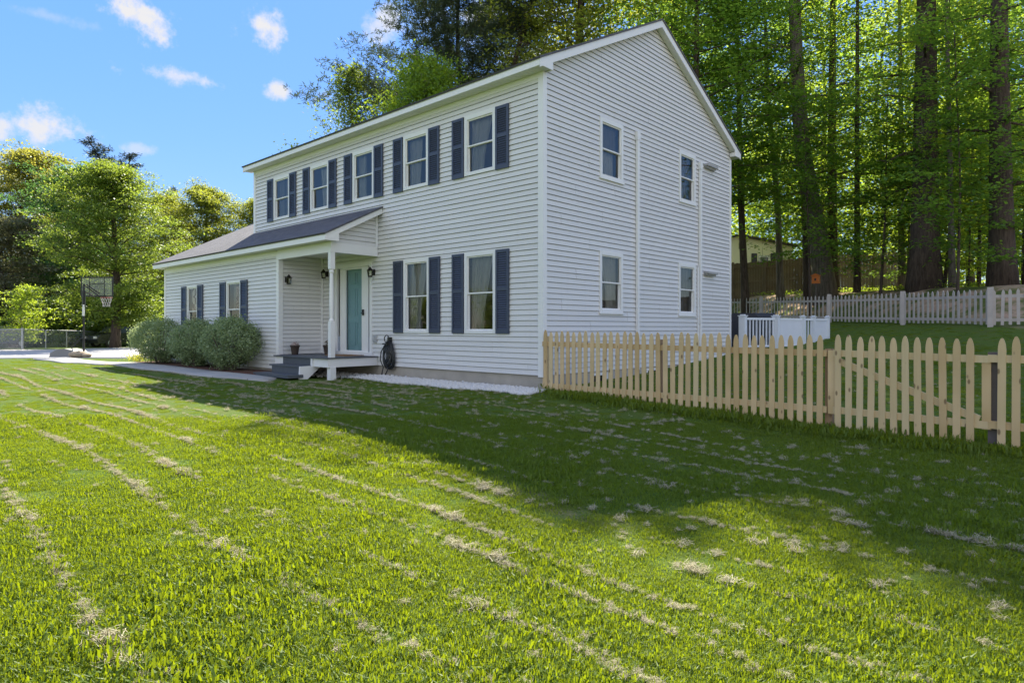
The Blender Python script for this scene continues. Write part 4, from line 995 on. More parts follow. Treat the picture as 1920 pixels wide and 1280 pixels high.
m = MB(NP); m.quad((a + .12, .055, zz0), (b - .12, .055, zz0), (b - .12, .055, zz1 - .12), (a + .12, .055, zz1 - .12)); sub('pane', m, flat('green_dark_pane', (.05, .07, .06), .1), w_)
for q in (1409, 1445):
    m = MB(NP); u_ = (q - 1384) * S_; m.box(u_, u_ + 10 * S_, .0, .06, zz0, zz1 + .15); obj('shutter', m, M['black'], nh)
m = MB(NP); u_ = (1385 - 1384) * S_; m.box(u_, u_ + 8 * S_, .0, .05, nhp(0, 467).z, nhp(0, 455).z); obj('vent', m, flat('grey_green_vent', (.30, .30, .24), .7), nh)

# ------------------------------------------------------------------ trees
def limb_path(p0, az, L, rise, r, n=5, droop=0.0):
    pts = [np.array(p0, float)]; d = np.array([math.cos(az), math.sin(az), rise]); 
    for i in range(1, n):
        s = i / (n - 1); d2 = d + r.normal(0, .18, 3); d2[2] += -droop * s; pts.append(pts[-1] + d2 / np.linalg.norm(d2) * L / (n - 1))
    return pts
def trunk_pts(path, n=12):
    P = np.array(path, float); s = np.r_[0, np.cumsum(np.linalg.norm(np.diff(P, axis=0), axis=1))]; q = np.linspace(0, s[-1], n)
    return np.stack([np.interp(q, s, P[:, i]) for i in range(3)], -1)
def broadleaf_mesh(seed, H, r0, lo, Rc, nl=34, cl=8, per=40, leaf=.15, flat_=.6, path=None, shape='round', spread=.5, layer=.35, droop=.2, rise=.45, top=1.0, rmin=.02, wk=1.0):
    r = np.random.default_rng(seed); m = MB()
    if path is None: path = [(0, 0, -.3), (r.normal(0, .12), r.normal(0, .12), H * .3), (r.normal(0, .3), r.normal(0, .3), H * .65), (r.normal(0, .35), r.normal(0, .35), H * .96)]
    tp = trunk_pts(path, 14); tt = np.linspace(0, 1, 14); rad = r0 * (1 - .82 * tt) ; rad[0] *= 1.35; rad[1] *= 1.06
    m.tube([tuple(p) for p in tp], [max(.02, q) for q in rad], 10)
    zs = tp[:, 2]; C = []; W = []
    for i in range(nl):
        t = (i + r.uniform(.1, .9)) / nl; z = lo + (H * .95 - lo) * t
        c = np.array([np.interp(z, zs, tp[:, k]) for k in range(3)]); c[2] = z
        prof = {'round': math.sin(math.pi * (.16 + .80 * t)) ** .75, 'dome': (1 - t ** 2.2) ** .6 * (.75 + .5 * min(t * 3, .5)), 'col': .8 + .2 * math.sin(t * 9), 'cone': (1 - .85 * t)}[shape]
        L = Rc * prof * r.uniform(.7, 1.12); az = i * 2.399 + r.normal(0, .35)
        pts = limb_path(c, az, L, rise * (.4 + 1.2 * t), r, 5, droop)
        rr = max(rmin, min(.08, r0 * .22) * (1 - t * .75) * min(1, L / 2.5)); m.tube([tuple(p) for p in pts], [rr, rr * .75, rr * .5, rr * .3, .008], 6, False)
        pa = np.array(pts)
        for k in range(cl):
            s = .22 + .83 * (k + r.uniform(0, 1)) / cl; f = s * 4; j = min(int(f), 3); base = pa[j] + (pa[j + 1] - pa[j]) * (f - j)
            off = r.normal(0, 1, 3) * [spread, spread, spread * .55] * (.25 + .5 * s) * L * .5; q = base + off; C.append(q); W.append(.25 + .35 * r.uniform())
            if k % 3 == 0: m.tube([tuple(base), tuple(base + off * .5 + [0, 0, .05]), tuple(q)], [rr * .35 + .006, rr * .2 + .005, .004], 4, False)
    C = np.array(C); W = np.array(W) * (.6 + Rc * .12) * wk; n = len(C) * per; idx = np.repeat(np.arange(len(C)), per)
    keep = r.uniform(size=n) < .9; idx = idx[keep]; n = len(idx)
    P = C[idx] + r.normal(0, 1, (n, 3)) * W[idx][:, None] * [1, 1, layer]
    return m.mesh('trunk', True), leafquads('crown', P, leaf, r, flat_)
def pine_mesh(seed, H, r0, lo, Rc, leaf=.22, gap=.62, bare=0.0, tufts=7, nn=9, flat_top=False):
    r = np.random.default_rng(seed); m = MB(); tp = np.array([(r.normal(0, .06) * i, r.normal(0, .06) * i, -.3 + (H + .3) * i / 9) for i in range(10)])
    m.tube([tuple(p) for p in tp], [max(.03, r0 * (1 - .93 * i / 9)) for i in range(10)], 9)
    T0 = []; z = lo
    while z < H - .3:
        t = (z - lo) / (H - lo); nb = r.integers(4, 7); a0 = r.uniform(0, 6.28); L0 = Rc * (min(1, .55 + 1.6 * t) if flat_top else 1) * (1 - t) ** .72 + .25
        for b in range(nb):
            L = L0 * r.uniform(.55, 1.15)
            if r.uniform() < bare: continue
            c = np.array([np.interp(z, tp[:, 2], tp[:, 0]), np.interp(z, tp[:, 2], tp[:, 1]), z + r.normal(0, .12)])
            pts = limb_path(c, a0 + b * 6.283 / nb + r.normal(0, .2), L, .12 + .5 * t, r, 5, -.28)
            rr = max(.012, r0 * .16 * (1 - t)); m.tube([tuple(p) for p in pts], [rr, rr*.75, rr*.5, rr*.3, .006], 5, False); pa = np.array(pts)
            nt = int(tufts * (1 + L))
            for k in range(nt):
                s = .22 + .8 * (k + r.uniform()) / nt; f = min(s, .999) * 4; j = int(f); base = pa[j] + (pa[j+1] - pa[j]) * (f - j); side = r.normal(0, 1, 3) * [.20, .20, .05] * (.5 + L * .26)
                T0.append(base + side)
                if k % 3 == 0: m.tube([tuple(base), tuple(base + side)], [.010, .004], 4, False)
        z += gap * r.uniform(.7, 1.35)
    T0 = np.array(T0); n = len(T0) * nn; idx = np.repeat(np.arange(len(T0)), nn); d = r.normal(0, 1, (n, 3)); d[:, 2] = d[:, 2] * .7 + .35; d /= np.linalg.norm(d, axis=1)[:, None]
    sd = r.normal(0, 1, (n, 3)); sd -= d * (sd * d).sum(1)[:, None]; sd /= np.linalg.norm(sd, axis=1)[:, None]; L = (leaf * r.uniform(.6, 1.25, n))[:, None]; w = leaf * .085
    P = T0[idx] + r.normal(0, .06, (n, 3)); V = np.empty((n, 4, 3)); V[:, 0] = P - sd * w * .4; V[:, 1] = P + d * L * .6 - sd * w; V[:, 2] = P + d * L; V[:, 3] = P + d * L * .6 + sd * w
    return m.mesh('trunk', True), npmesh('crown', V.reshape(-1, 3), np.arange(4 * n).reshape(n, 4))
def plant_tree(name, label, loc, meshes, bark, leaf, scale=1.0, rz=0.0, group=None, cat='tree'):
    t = thing(name, label, cat, loc, group)
    for nm, me, mt in (('trunk', meshes[0], bark), ('crown', meshes[1], leaf)):
        if not me.materials: me.materials.append(mt)
        o = bpy.data.objects.new(nm, me); COL.objects.link(o); o.parent = t; o.material_slots[0].link = 'OBJECT'; o.material_slots[0].material = mt
    t.scale = (scale,) * 3 if not hasattr(scale, '__len__') else scale; t.rotation_euler.z = rz; return t
def gpt(px, D):
    p = at(px, HY, D); return (float(p[0]), float(p[1]), float(ground(p[0], p[1])) - .05)
def treeH(py, D, z0): return 1.2 + (HY - py) * D / FPX - z0

GL, GR, GB = 'trees beyond the driveway', 'trees of the wooded bank', 'trees behind the house roof'
b, bg_, nd = M['bark'], M['bark_grey'], M['needle']
# left group
L1m = broadleaf_mesh(11, 11.6, .30, 1.6, 4.5, 60, 12, 92, .155, .45, wk=.72, shape='round', rise=.55, spread=.42)
plant_tree('maple_tree', 'full green maple with visible straight trunk behind the basketball hoop', gpt(215, 41), L1m, b, M['leaf_mid'], 1.0, 0, GL)
L2m = broadleaf_mesh(12, 13, .3, 1.2, 4.4, 56, 11, 80, .18, .45, wk=.75, shape='round')
plant_tree('maple_tree', 'dark blue green tree behind the maple at the hoop', gpt(140, 51), L2m, b, M['leaf_teal'], 1.08, .8, GL)
plant_tree('maple_tree', 'tall olive yellow tree at the left edge of the photo', gpt(38, 60), L2m, b, M['leaf_olive'], (1.35, 1.35, 1.40), 2.2, GL)
plant_tree('maple_tree', 'olive tree top between the left edge tree and the spruce', gpt(100, 66), L1m, b, M['leaf_olive'], (1.2, 1.2, 1.50), 1.2, GL)
L4m = broadleaf_mesh(14, 10.0, .22, 2.4, 4.2, 50, 9, 56, .17, .4, wk=.8, shape='dome')
plant_tree('shade_tree', 'dark grey brown tree at the left edge under the olive crown', gpt(28, 47), L4m, b, M['leaf_dusk'], (1.1, 1.1, .95), .3, GL)
plant_tree('shade_tree', 'dark dusky tree behind the small yellow green tree', gpt(85, 54), L4m, b, M['leaf_dusk'], (1.0, 1.0, 1.0), 2.0, GL)
S5 = pine_mesh(15, 21, .28, 6, 3.6, .34, .7, .05, 6, 8)
plant_tree('spruce_tree', 'taller dark spruce top rising above the left trees', gpt(165, 72), S5, b, M['needle_blue'], (1.75, 1.75, 1.06), 0, GL)
plant_tree('spruce_tree', 'lower dark spruce top right of the taller one', gpt(236, 68), S5, b, M['needle_blue'], (1.6, 1.6, .94), 1.7, GL)
plant_tree('spruce_tree', 'small spruce tip peeking over the yellow green maples', gpt(325, 80), S5, b, M['needle_blue'], .89, 2.7, GL)
L7m = broadleaf_mesh(17, 14.6, .30, 3.4, 5.4, 56, 11, 84, .18, .45, wk=.75, shape='dome', rise=.75)
plant_tree('maple_tree', 'yellow green maple with forked dark limbs left of the house roof', gpt(395, 60), L7m, b, M['leaf_soft'], 1.0, 0, GL)
plant_tree('maple_tree', 'yellow green maple standing right of the spruces', gpt(318, 64), L7m, b, M['leaf_soft'], .98, 2.0, GL)
plant_tree('maple_tree', 'yellow green maple half hidden by the house corner', gpt(478, 62), L7m, b, M['leaf_soft'], .95, 4.0, GL)
L10 = broadleaf_mesh(18, 3.9, .06, .5, 1.35, 30, 8, 34, .11, .35, shape='round', wk=.7)
plant_tree('young_tree', 'small bright yellow green tree behind the chain link fence', gpt(47, 40), L10, bg_, M['leaf_lit'], 1.0, 0, GL)
BU = broadleaf_mesh(19, 3.2, .06, .3, 2.0, 30, 9, 56, .18, .4, shape='dome')
for px_, D_, s_, mt, lb in ((110, 44, 1.0, 'leaf_mid', 'green bush behind the fence left of the hoop'), (165, 46, 1.2, 'leaf_mid', 'green bush behind the fence just behind the hoop pole'), (255, 47, 1.25, 'leaf_mid', 'green bush right of the maple trunk by the dark car'), (305, 52, 1.5, 'leaf_lit', 'light bush beside the wing end of the house'), (5, 52, 1.2, 'leaf_dusk', 'dark bush at the left edge behind the parked cars'), (75, 50, 1.1, 'leaf_teal', 'dark green bush behind the silver car')):
    plant_tree('bush', lb, gpt(px_, D_), BU, b, M[mt], s_, px_ * .1, 'bushes behind the chain link fence', 'bush')
# behind the house
P1 = pine_mesh(31, 24.6, .36, 6.0, 10.2, .27, .74, .08, 14, 14)
plant_tree('pine_tree', 'large open white pine rising behind the middle of the roof', gpt(862, 38), P1, b, nd, 1.0, .4, GB)
P2 = pine_mesh(32, 23.6, .26, 15.0, 6.4, .30, .62, .0, 13, 12, True)  # dense crown kept high, flat top shaped for the lawn shadow edge
plant_tree('pine_tree', 'pine right of the large white pine, high flat crown shaped to shade lawn', gpt(968, 31.5), P2, b, nd, 1.0, 1.0, GB)
Tm = broadleaf_mesh(33, 13.6, .20, 6.5, 2.7, 46, 9, 90, .14, .2, shape='round', layer=.7)
tz = gpt(800, 30); plant_tree('locust_tree', 'dense bright green rounded tree in front of the white pine', tz, Tm, bg_, M['leaf_fresh'], 1.0, 0, GB)
Mm = broadleaf_mesh(34, 14.6, .16, 6.5, 4.6, 36, 9, 22, .15, .3, wk=.40, shape='cone', rise=1.25, spread=.18, layer=.8)
plant_tree('young_maple_tree', 'spiky young maple behind the left half of the roof', gpt(648, 33), Mm, bg_, M['leaf_mid'], 1.0, 0, GB)
plant_tree('young_maple_tree', 'low sprig of maple peeking over the roof far left', gpt(598, 37), Mm, bg_, M['leaf_mid'], .80, 2, GB)
Ym = broadleaf_mesh(35, 25.5, .36, 8.5, 5.2, 74, 11, 62, .19, .5, shape='round')
plant_tree('oak_tree', 'tall yellow green tree behind the roof left of the ridge end', gpt(1075, 31), Ym, b, M['leaf_soft'], 1.0, 0, GB)
# wooded bank on the right : (pixel x, distance, trunk radius px, height, path offsets, crown material, label)
def bank_tree(px, D, wpx, H, lo, Rc, mt, label, path=None, seed=0, bark=b, nl=42, cl=8, per=25, leaf=.165, shape='col', name='forest_tree'):
    g = gpt(px, D); r0 = wpx * D / FPX / 2 / 1.06
    pth = None
    if path is not None:
        pth = [(0, 0, -.4)]
        for (dx, z) in path: off = RT * dx; pth.append((off[0], off[1], z))
    me = broadleaf_mesh(seed, H, r0, lo, Rc, nl, cl, per, leaf, .85, pth, shape, .55, .20, .25, .25, rmin=.012)
    return plant_tree(name, label, g, me, bark, M[mt], 1, 0, GR)
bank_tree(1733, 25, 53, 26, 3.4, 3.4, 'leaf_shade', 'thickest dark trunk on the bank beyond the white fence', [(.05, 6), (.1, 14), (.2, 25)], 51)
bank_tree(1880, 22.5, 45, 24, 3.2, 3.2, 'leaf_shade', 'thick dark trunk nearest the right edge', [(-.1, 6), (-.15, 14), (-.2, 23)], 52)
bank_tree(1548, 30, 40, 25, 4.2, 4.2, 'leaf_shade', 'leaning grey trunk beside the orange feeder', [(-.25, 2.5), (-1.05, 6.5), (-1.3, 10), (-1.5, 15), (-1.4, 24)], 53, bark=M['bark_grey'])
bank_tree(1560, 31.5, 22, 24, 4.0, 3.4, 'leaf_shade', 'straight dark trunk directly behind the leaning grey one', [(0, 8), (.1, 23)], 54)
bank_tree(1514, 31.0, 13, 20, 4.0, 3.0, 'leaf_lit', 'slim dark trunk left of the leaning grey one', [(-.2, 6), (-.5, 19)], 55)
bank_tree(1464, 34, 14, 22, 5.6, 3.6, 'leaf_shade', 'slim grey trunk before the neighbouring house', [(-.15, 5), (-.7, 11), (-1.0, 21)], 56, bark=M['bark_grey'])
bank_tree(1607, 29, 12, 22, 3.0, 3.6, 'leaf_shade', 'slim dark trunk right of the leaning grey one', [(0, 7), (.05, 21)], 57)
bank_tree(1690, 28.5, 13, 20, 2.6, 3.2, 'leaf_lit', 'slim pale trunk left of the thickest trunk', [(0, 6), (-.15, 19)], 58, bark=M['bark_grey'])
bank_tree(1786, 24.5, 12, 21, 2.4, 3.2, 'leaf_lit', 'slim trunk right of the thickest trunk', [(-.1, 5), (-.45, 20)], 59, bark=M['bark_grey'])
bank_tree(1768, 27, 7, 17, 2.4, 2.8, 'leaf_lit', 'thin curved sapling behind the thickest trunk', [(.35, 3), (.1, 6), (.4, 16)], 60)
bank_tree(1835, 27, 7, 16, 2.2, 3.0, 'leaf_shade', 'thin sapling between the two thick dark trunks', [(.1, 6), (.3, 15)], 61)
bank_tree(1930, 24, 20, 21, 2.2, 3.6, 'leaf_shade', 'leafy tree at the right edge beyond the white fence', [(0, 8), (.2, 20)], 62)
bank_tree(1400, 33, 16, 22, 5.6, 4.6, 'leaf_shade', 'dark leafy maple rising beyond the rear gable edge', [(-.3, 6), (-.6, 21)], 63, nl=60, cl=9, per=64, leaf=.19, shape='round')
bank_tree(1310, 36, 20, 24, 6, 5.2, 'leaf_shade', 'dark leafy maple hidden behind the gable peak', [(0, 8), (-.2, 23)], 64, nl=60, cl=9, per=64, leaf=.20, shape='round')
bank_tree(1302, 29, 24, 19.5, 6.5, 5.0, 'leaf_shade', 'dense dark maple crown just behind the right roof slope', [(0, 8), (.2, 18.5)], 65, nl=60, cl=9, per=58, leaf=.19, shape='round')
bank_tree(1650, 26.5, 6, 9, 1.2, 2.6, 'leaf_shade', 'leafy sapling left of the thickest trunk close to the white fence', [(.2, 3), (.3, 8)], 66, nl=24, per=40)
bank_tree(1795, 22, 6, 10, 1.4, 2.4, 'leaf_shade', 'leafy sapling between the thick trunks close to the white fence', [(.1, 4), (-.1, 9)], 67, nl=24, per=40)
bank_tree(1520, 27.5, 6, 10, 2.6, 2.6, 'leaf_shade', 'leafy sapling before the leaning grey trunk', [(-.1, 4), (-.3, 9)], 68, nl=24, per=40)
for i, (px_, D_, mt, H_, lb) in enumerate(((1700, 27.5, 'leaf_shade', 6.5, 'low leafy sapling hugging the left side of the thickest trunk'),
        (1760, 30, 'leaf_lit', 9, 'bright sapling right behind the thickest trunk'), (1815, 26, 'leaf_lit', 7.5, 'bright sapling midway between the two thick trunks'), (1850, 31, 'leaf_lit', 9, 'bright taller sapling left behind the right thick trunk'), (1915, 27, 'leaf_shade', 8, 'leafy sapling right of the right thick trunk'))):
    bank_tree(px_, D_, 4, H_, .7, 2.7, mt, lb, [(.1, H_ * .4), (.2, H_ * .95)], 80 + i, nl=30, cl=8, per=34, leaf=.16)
# deeper trees, bright with sun through the leaves
D1 = broadleaf_mesh(71, 19, .2, 2.0, 4.6, 46, 8, 30, .24, .7, shape='col', layer=.3)
D2 = broadleaf_mesh(72, 20, .22, 2.5, 4.8, 46, 8, 30, .25, .7, shape='col', layer=.3)
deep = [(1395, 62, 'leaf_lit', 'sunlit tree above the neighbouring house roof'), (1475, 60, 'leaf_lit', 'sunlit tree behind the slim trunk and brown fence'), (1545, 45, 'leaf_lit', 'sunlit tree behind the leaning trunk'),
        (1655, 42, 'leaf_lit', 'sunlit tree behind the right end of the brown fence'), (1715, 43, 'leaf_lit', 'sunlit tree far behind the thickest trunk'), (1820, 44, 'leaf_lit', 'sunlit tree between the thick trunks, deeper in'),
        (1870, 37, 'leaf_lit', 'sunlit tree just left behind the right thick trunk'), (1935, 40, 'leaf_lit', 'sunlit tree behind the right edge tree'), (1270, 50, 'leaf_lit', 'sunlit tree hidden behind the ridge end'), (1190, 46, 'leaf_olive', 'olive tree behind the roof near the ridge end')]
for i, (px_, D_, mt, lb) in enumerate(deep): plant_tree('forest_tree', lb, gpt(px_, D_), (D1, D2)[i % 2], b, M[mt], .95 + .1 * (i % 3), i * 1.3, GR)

# far wood closing the view behind everything
def far_wood():
    r = np.random.default_rng(77); P = []
    def band(px0, px1, D0, D1, h0, h1, n):
        for i in range(n):
            px = r.uniform(px0, px1); D = r.uniform(D0, D1); q = at(px, HY, D); g0 = float(ground(q[0], q[1])); z = g0 + r.uniform(h0, h1); k = 14
            P.append(np.array([q[0], q[1], z]) + r.normal(0, 1, (k, 3)) * [.9, .9, .5])
    band(1330, 2080, 52, 56, 0, 13, 2300); band(-120, 560, 78, 92, 0, 9.5, 2600)
    P = np.concatenate(P); o = obj('far_wood', leafquads('far_wood', P, .42, r, .5), M['leaf_lit']); tag(o, 'far sunlit wood reading as one leafy mass', None, None, 'stuff')
far_wood()
for i, (x, y, mt, lb) in enumerate(((-34, -44, 'leaf_mid', 'green street tree farthest left across the front lawn'), (-22, -40, 'leaf_shade', 'green street tree across the lawn facing the wing'), (-11, -46, 'leaf_mid', 'green street tree across the lawn facing the porch'), (-1, -42, 'leaf_shade', 'green street tree across the lawn behind the photographer left'), (9, -47, 'leaf_mid', 'green street tree across the lawn behind the photographer'), (20, -41, 'leaf_shade', 'green street tree across the lawn right of the gate'))):
    plant_tree('street_tree', lb, (x, y, float(ground(x, y)) - .1), (L1m, D1)[i % 2], b, M[mt], .8, i * 1.1, 'street trees across the front lawn')
for i, x in enumerate((-60, -50, -41, -30, -19, -8, 2, 12, 22, 34)):  # unseen bushes added to cover the low horizon in window reflections
    plant_tree('bush', 'added green bush across the lawn, unseen, filling the window reflections', (x, -50 - 3 * (i % 2), float(ground(x, -50)) - .1), BU, b, M['leaf_mid'], 2.1, i * 1.7, 'unseen bushes added for the window reflections', 'bush')
def undergrowth():
    r = np.random.default_rng(78); P = []
    for i in range(1500):
        px = r.uniform(1380, 1990); D = r.uniform(24, 40); q = at(px, HY, D); lat = (px - 960) / FPX * D
        x, y = q[0], q[1]
        if (y - float(fence_y(np.array(x)))) * .73 < 2.6: continue
        P.append(np.array([x, y, float(ground(x, y)) + .08]) + r.normal(0, 1, (8, 3)) * [.22, .22, .07])
    P = np.concatenate(P); o = obj('undergrowth', leafquads('undergrowth', P, .11, r, .6), M['leaf_lit']); tag(o, 'low green undergrowth on the wooded bank', None, None, 'stuff')
undergrowth()
p = Vector(at(1530, 523, 28.6)); bf = thing('bird_feeder', 'orange bird feeder box on the leaning trunk', 'bird feeder', p)
m = MB(); m.box(-.15, .15, -.10, .10, -.2, .14); obj('box', m, M['orange'], bf, (0, 0, 0)); m = MB(); m.prism([(-.2, .142), (.2, .142), (0, .24)], .26, lambda a, b, t: (a, t - .13, b)); obj('lid', m, M['orange'], bf, (0, 0, 0))
m = MB(); m.box(-.04, .04, -.106, -.101, -.08, .03); obj('hole', m, M['black'], bf, (0, 0, 0)); m = MB(); m.tube([(0, 0, -1.6), (0, 0, -.2)], .03, 6); obj('pole', m, M['old_post'], bf, (0, 0, 0))

# ------------------------------------------------------------------ left side: chain link fence, hoop, cars, wires
cl = thing('chain_link_fence', 'grey chain link fence along the far side of the driveway', 'fence', tuple(at(100, 655, 39)))
CP = [(-70, 655.5, 619, 37), (42, 656, 617, 37.5), (86, 655.5, 619, 39), (125, 654, 619.5, 41), (158, 652, 620.5, 43), (186, 650, 622.5, 45), (211, 648, 625, 47)]
for i in range(len(CP)):
    px_, yb, yt, D_ = CP[i]; lo_, hi_ = Vector(at(px_, yb, D_)), Vector(at(px_, yt, D_)); m = MB(); w_ = .055 if i == 1 else .03
    lo_.z = float(ground(lo_.x, lo_.y)) - .1
    m.tube([tuple(lo_), tuple(hi_ + Vector((0, 0, .06 if i == 1 else .02)))], w_, 8); obj('post', m, M['galv'], cl)
    if i < len(CP) - 1:
        q = CP[i + 1]; lo2, hi2 = Vector(at(q[0], q[1], q[3])), Vector(at(q[0], q[2], q[3]))
        m = MB(); m.tube([tuple(hi_), tuple(hi2)], .024, 6); obj('top_rail', m, M['galv'], cl)
        m = MB(); d = hi2 - hi_; L = Vector((d.x, d.y, 0)).length; H_ = 1.15; n = int(L / .06); V = []; F = []
        for sg in (1, -1):
            for k in range(-int(H_ / .06), n + int(H_ / .06)):
                s0, s1 = k * .06 / L, (k * .06 + sg * H_) / L; z0, z1 = 0.0, 1.0
                # clip to 0..1
                pts = []
                ta, tb = 0.0, 1.0
                if s0 == s1: continue
                for lim_, in ((0.0,), (1.0,)): pass
                lo_t = [(0 - s0) / (s1 - s0), (1 - s0) / (s1 - s0)]; ta = max(0, min(lo_t)); tb = min(1, max(lo_t))
                if tb - ta < .02: continue
                A_ = hi_ + d * (s0 + (s1 - s0) * ta) - Vector((0, 0, H_ * (1 - ta))); B_ = hi_ + d * (s0 + (s1 - s0) * tb) - Vector((0, 0, H_ * (1 - tb)))
                w = Vector((d.x, d.y, 0)).normalized() * .005; o = len(V); V += [A_ - w, A_ + w, B_ + w, B_ - w]; F.append((o, o+1, o+2, o+3))
        m.add(V, F); obj('wire_mesh', m, M['wire'], cl)

hp = at(157, 655, 27.6); hz = float(ground(hp[0], hp[1])); hoop = thing('basketball_hoop', 'portable basketball hoop with clear backboard at the driveway edge', 'basketball hoop', (hp[0], hp[1], hz))
S = 27.6 / FPX; r_ = Vector(RT); f_ = Vector(FW)
def HP(dx, dy, z): return tuple(r_ * dx + f_ * dy + Vector((0, 0, z)))
zz = lambda py: 1.2 + (HY - py) * 27.6 / FPX - hz
m = MB(); m.tube([HP(0, 0, .02), HP(0, 0, zz(532))], [.045, .038], 10); m.tube([HP(0, 0, zz(575)), HP(0, 0, zz(545))], .065, 8); obj('pole', m, M['black'], hoop, (0, 0, 0))
m = MB(); m.tube([HP(.01, -.04, zz(592)), HP(.01, -.02, zz(571))], .045, 8); obj('sticker', m, flat('white_label', (.7, .7, .68), .5), hoop, (0, 0, 0))
m = MB()
for a, b_ in (((0, -.02, zz(533)), (.30, .5, zz(553))), ((0, -.02, zz(545)), (.22, .42, zz(556))), ((.08, .05, zz(533)), (.36, .5, zz(549)))): m.tube([HP(*a), HP(*b_)], .028, 6)
obj('bracket', m, M['black'], hoop, (0, 0, 0))
bx0, bx1, bz0, bz1 = (135 - 157) * S, (197 - 157) * S, zz(555), zz(517); by = .55
m = MB(lambda u, n, z: HP(u, by + n, z)); t_ = .05
m.box(bx0, bx1, 0, .03, bz1 - t_, bz1); m.box(bx0, bx1, 0, .03, bz0, bz0 + t_); m.box(bx0, bx0 + t_, 0, .03, bz0 + t_, bz1 - t_); m.box(bx1 - t_, bx1, 0, .03, bz0 + t_, bz1 - t_)
for px_ in (151, 180): q = (px_ - 157) * S; m.box(q, q + .022, .0, .028, bz0 + t_, bz1 - t_)
m.box((151 - 157) * S + .022, (180 - 157) * S, 0, .028, zz(531), zz(531) + .022)
bb = obj('backboard', m, M['black'], hoop, (0, 0, 0))
m = MB(lambda u, n, z: HP(u, by + .015 + n, z)); m.quad((bx0, 0, bz0), (bx1, 0, bz0), (bx1, 0, bz1), (bx0, 0, bz1)); g_ = bpy.data.objects.new('pane', m.mesh('pane')); COL.objects.link(g_); g_.parent = bb; g_.data.materials.append(mat_acrylic())
rc = Vector(HP((176 - 157) * S, by + .30, zz(556)))
m = MB(); m.tube([(rc.x + .225 * math.cos(a), rc.y + .225 * math.sin(a), rc.z) for a in np.linspace(0, 2 * math.pi, 21)], .014, 6, False); obj('rim', m, flat('red_rim', (.20, .02, .02), .5), hoop, (0, 0, 0))
m = MB()
for k in range(12):
    for sg in (1, -1):
        m.tube([(rc.x + q * math.cos(2*math.pi*k/12 + sg*s_), rc.y + q * math.sin(2*math.pi*k/12 + sg*s_), rc.z - h) for q, s_, h in ((.22, 0, 0), (.18, .26, .14), (.14, .52, .28), (.13, .75, .40))], .007, 4, False)
obj('net', m, flat('white_net', (.50, .48, .50), .8), hoop, (0, 0, 0))
m = MB(lambda a, b_, c: HP(a, b_, c)); m.prism([(-1.1, 0), (-1.05, .2), (-.8, .33), (-.45, .38), (-.1, .30), (.12, .1), (.12, 0)], .8, lambda a, b_, t: (a, t - .55, b_)); obj('base', m, M['tarp'], hoop, (0, 0, 0))
m = MB(); m.tube([HP(-.5, -.1, .32), HP(0, 0, .95)], .02, 6); obj('brace', m, M['black'], hoop, (0, 0, 0))
def bag(px, py, D, s, label):
    q = at(px, py, D); z = float(ground(q[0], q[1])); r = np.random.default_rng(int(px)); m = MB(); n, k = 12, 7; V = []
    for i in range(k + 1):
        th = math.pi * i / k
        for j in range(n):
            ph = 2 * math.pi * j / n; e = 1 + r.normal(0, .06); V.append((s * 1.5 * e * math.sin(th) * math.cos(ph), s * e * math.sin(th) * math.sin(ph), s * .6 + s * .6 * math.cos(th) * e))
    F = [(i*n+j, (i+1)*n+j, (i+1)*n+(j+1)%n, i*n+(j+1)%n) for i in range(k) for j in range(n)]
    m.add(V, F); o = obj('sandbag', m, M['sand'], None, (q[0], q[1], z), True, random.uniform(0, 3)); tag(o, label, 'sandbag', 'sandbags at the hoop base')
bag(147, 667, 26.4, .24, 'tan sandbag lying right of the hoop base'); bag(163, 664, 26.4, .17, 'small tan sandbag under the hoop pole'); 

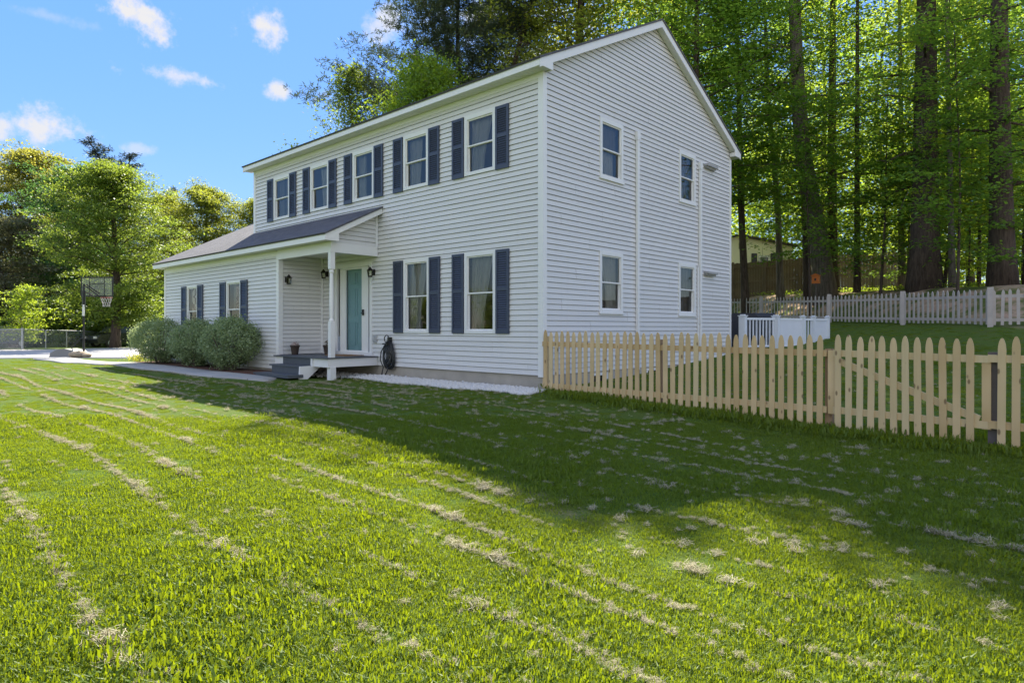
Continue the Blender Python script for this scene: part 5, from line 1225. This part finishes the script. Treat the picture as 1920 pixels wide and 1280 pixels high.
CAR_P = [(-2.2, .32), (-2.25, .55), (-2.1, .82), (-1.35, .95), (-.75, 1.38), (.65, 1.42), (1.45, 1.0), (2.1, .90), (2.25, .6), (2.2, .3)]
def car(loc, rz, body, label):
    t = thing('parked_car', label, 'car', loc, 'cars parked behind the chain link fence'); t.rotation_euler.z = rz; wd = .86
    m = MB(); n = len(CAR_P); V = []
    for yy, sx in ((-wd, 1), (-wd * .99, 1), (wd * .99, 1), (wd, 1)):
        for (a, b_) in CAR_P: V.append((a, yy * (1 - .18 * max(0, (b_ - .9) / .5)), b_))
    F = [tuple(range(n))[::-1], tuple(range(3 * n, 4 * n))] + [(k*n+i, k*n+(i+1)%n, (k+1)*n+(i+1)%n, (k+1)*n+i) for k in range(3) for i in range(n)]
    m.add(V, F); obj('body', m, body, t, (0, 0, 0))
    g = MB()
    for s in (-1, 1):
        y0 = s * (wd * .965 + .012); y1 = s * (wd * .84 + .012)
        for a0, a1, b0, b1 in ((-1.15, -.15, -.70, -.15), (-.08, 1.2, -.08, .60)): g.add([(a0, y0, 1.0), (a1, y0, 1.0), (b1, y1, 1.34), (b0, y1, 1.34)], [(0, 1, 2, 3)])
    g.add([(-1.33, -.7, .985), (-1.33, .7, .985), (-.80, .62, 1.37), (-.80, -.62, 1.37)], [(0, 1, 2, 3)]); g.add([(1.44, -.7, 1.025), (1.44, .7, 1.025), (.72, .62, 1.41), (.72, -.62, 1.41)], [(0, 1, 2, 3)])
    g.T = None; obj('window', g, flat('car_glass', (.03, .035, .04), .08), t, (0, 0, .012))
    for x in (-1.4, 1.38):
        for y in (-.78, .78):
            w = MB(); w.lathe([(.20, -.1), (.31, -.09), (.33, 0), (.31, .09), (.2, .1)], (0, 0), 16)
            w.v = [(p[0], p[2], p[1]) for p in w.v]; wh = obj('wheel', w, M['black'], t, (x, y, .33))
            q = MB(); q.lathe([(.19, -.105), (.19, .105)], (0, 0), 12); q.v = [(p[0], p[2], p[1]) for p in q.v]; sub('rim', q, M['galv'], wh)
    for y in (-.6, .6): q = MB(); q.box(-2.27, -2.2, y - .15, y + .15, .62, .76); obj('headlight', q, flat('headlight', (.7, .7, .7), .2), t, (0, 0, 0))
cyaw = math.atan2(RT[1], RT[0])
def paint(n, c): return flat(n, c, .25, .03, 2, spec=.6)
car(gpt(78, 44), cyaw + .5, paint('silver_paint', (.42, .46, .52)), 'silver parked car nose left behind the chain link fence')
car(gpt(10, 42), cyaw + .2, paint('dark_blue_paint', (.05, .07, .10)), 'dark blue parked car at the left edge behind the fence')
car(gpt(232, 44), cyaw + 1.1, paint('black_paint', (.012, .013, .016)), 'black parked car half hidden by the leftmost shrub')
for i, (ya, yb) in enumerate(((513, 513), (539, 540), (562, 562))):
    a, b_ = Vector(at(-120, ya + 2, 43)), Vector(at(90 if i else 120, yb, 50)); m = MB(); m.tube([tuple(a + (b_ - a) * s + Vector((0, 0, -.5 * s * (1 - s)))) for s in np.linspace(0, 1, 9)], .022, 5)
    o = obj('power_line', m, flat('grey_cable', (.22, .22, .24), .6)); tag(o, ('topmost', 'middle', 'lowest')[i] + ' overhead cable crossing the dark left trees', 'cable', 'overhead cables at the left edge')
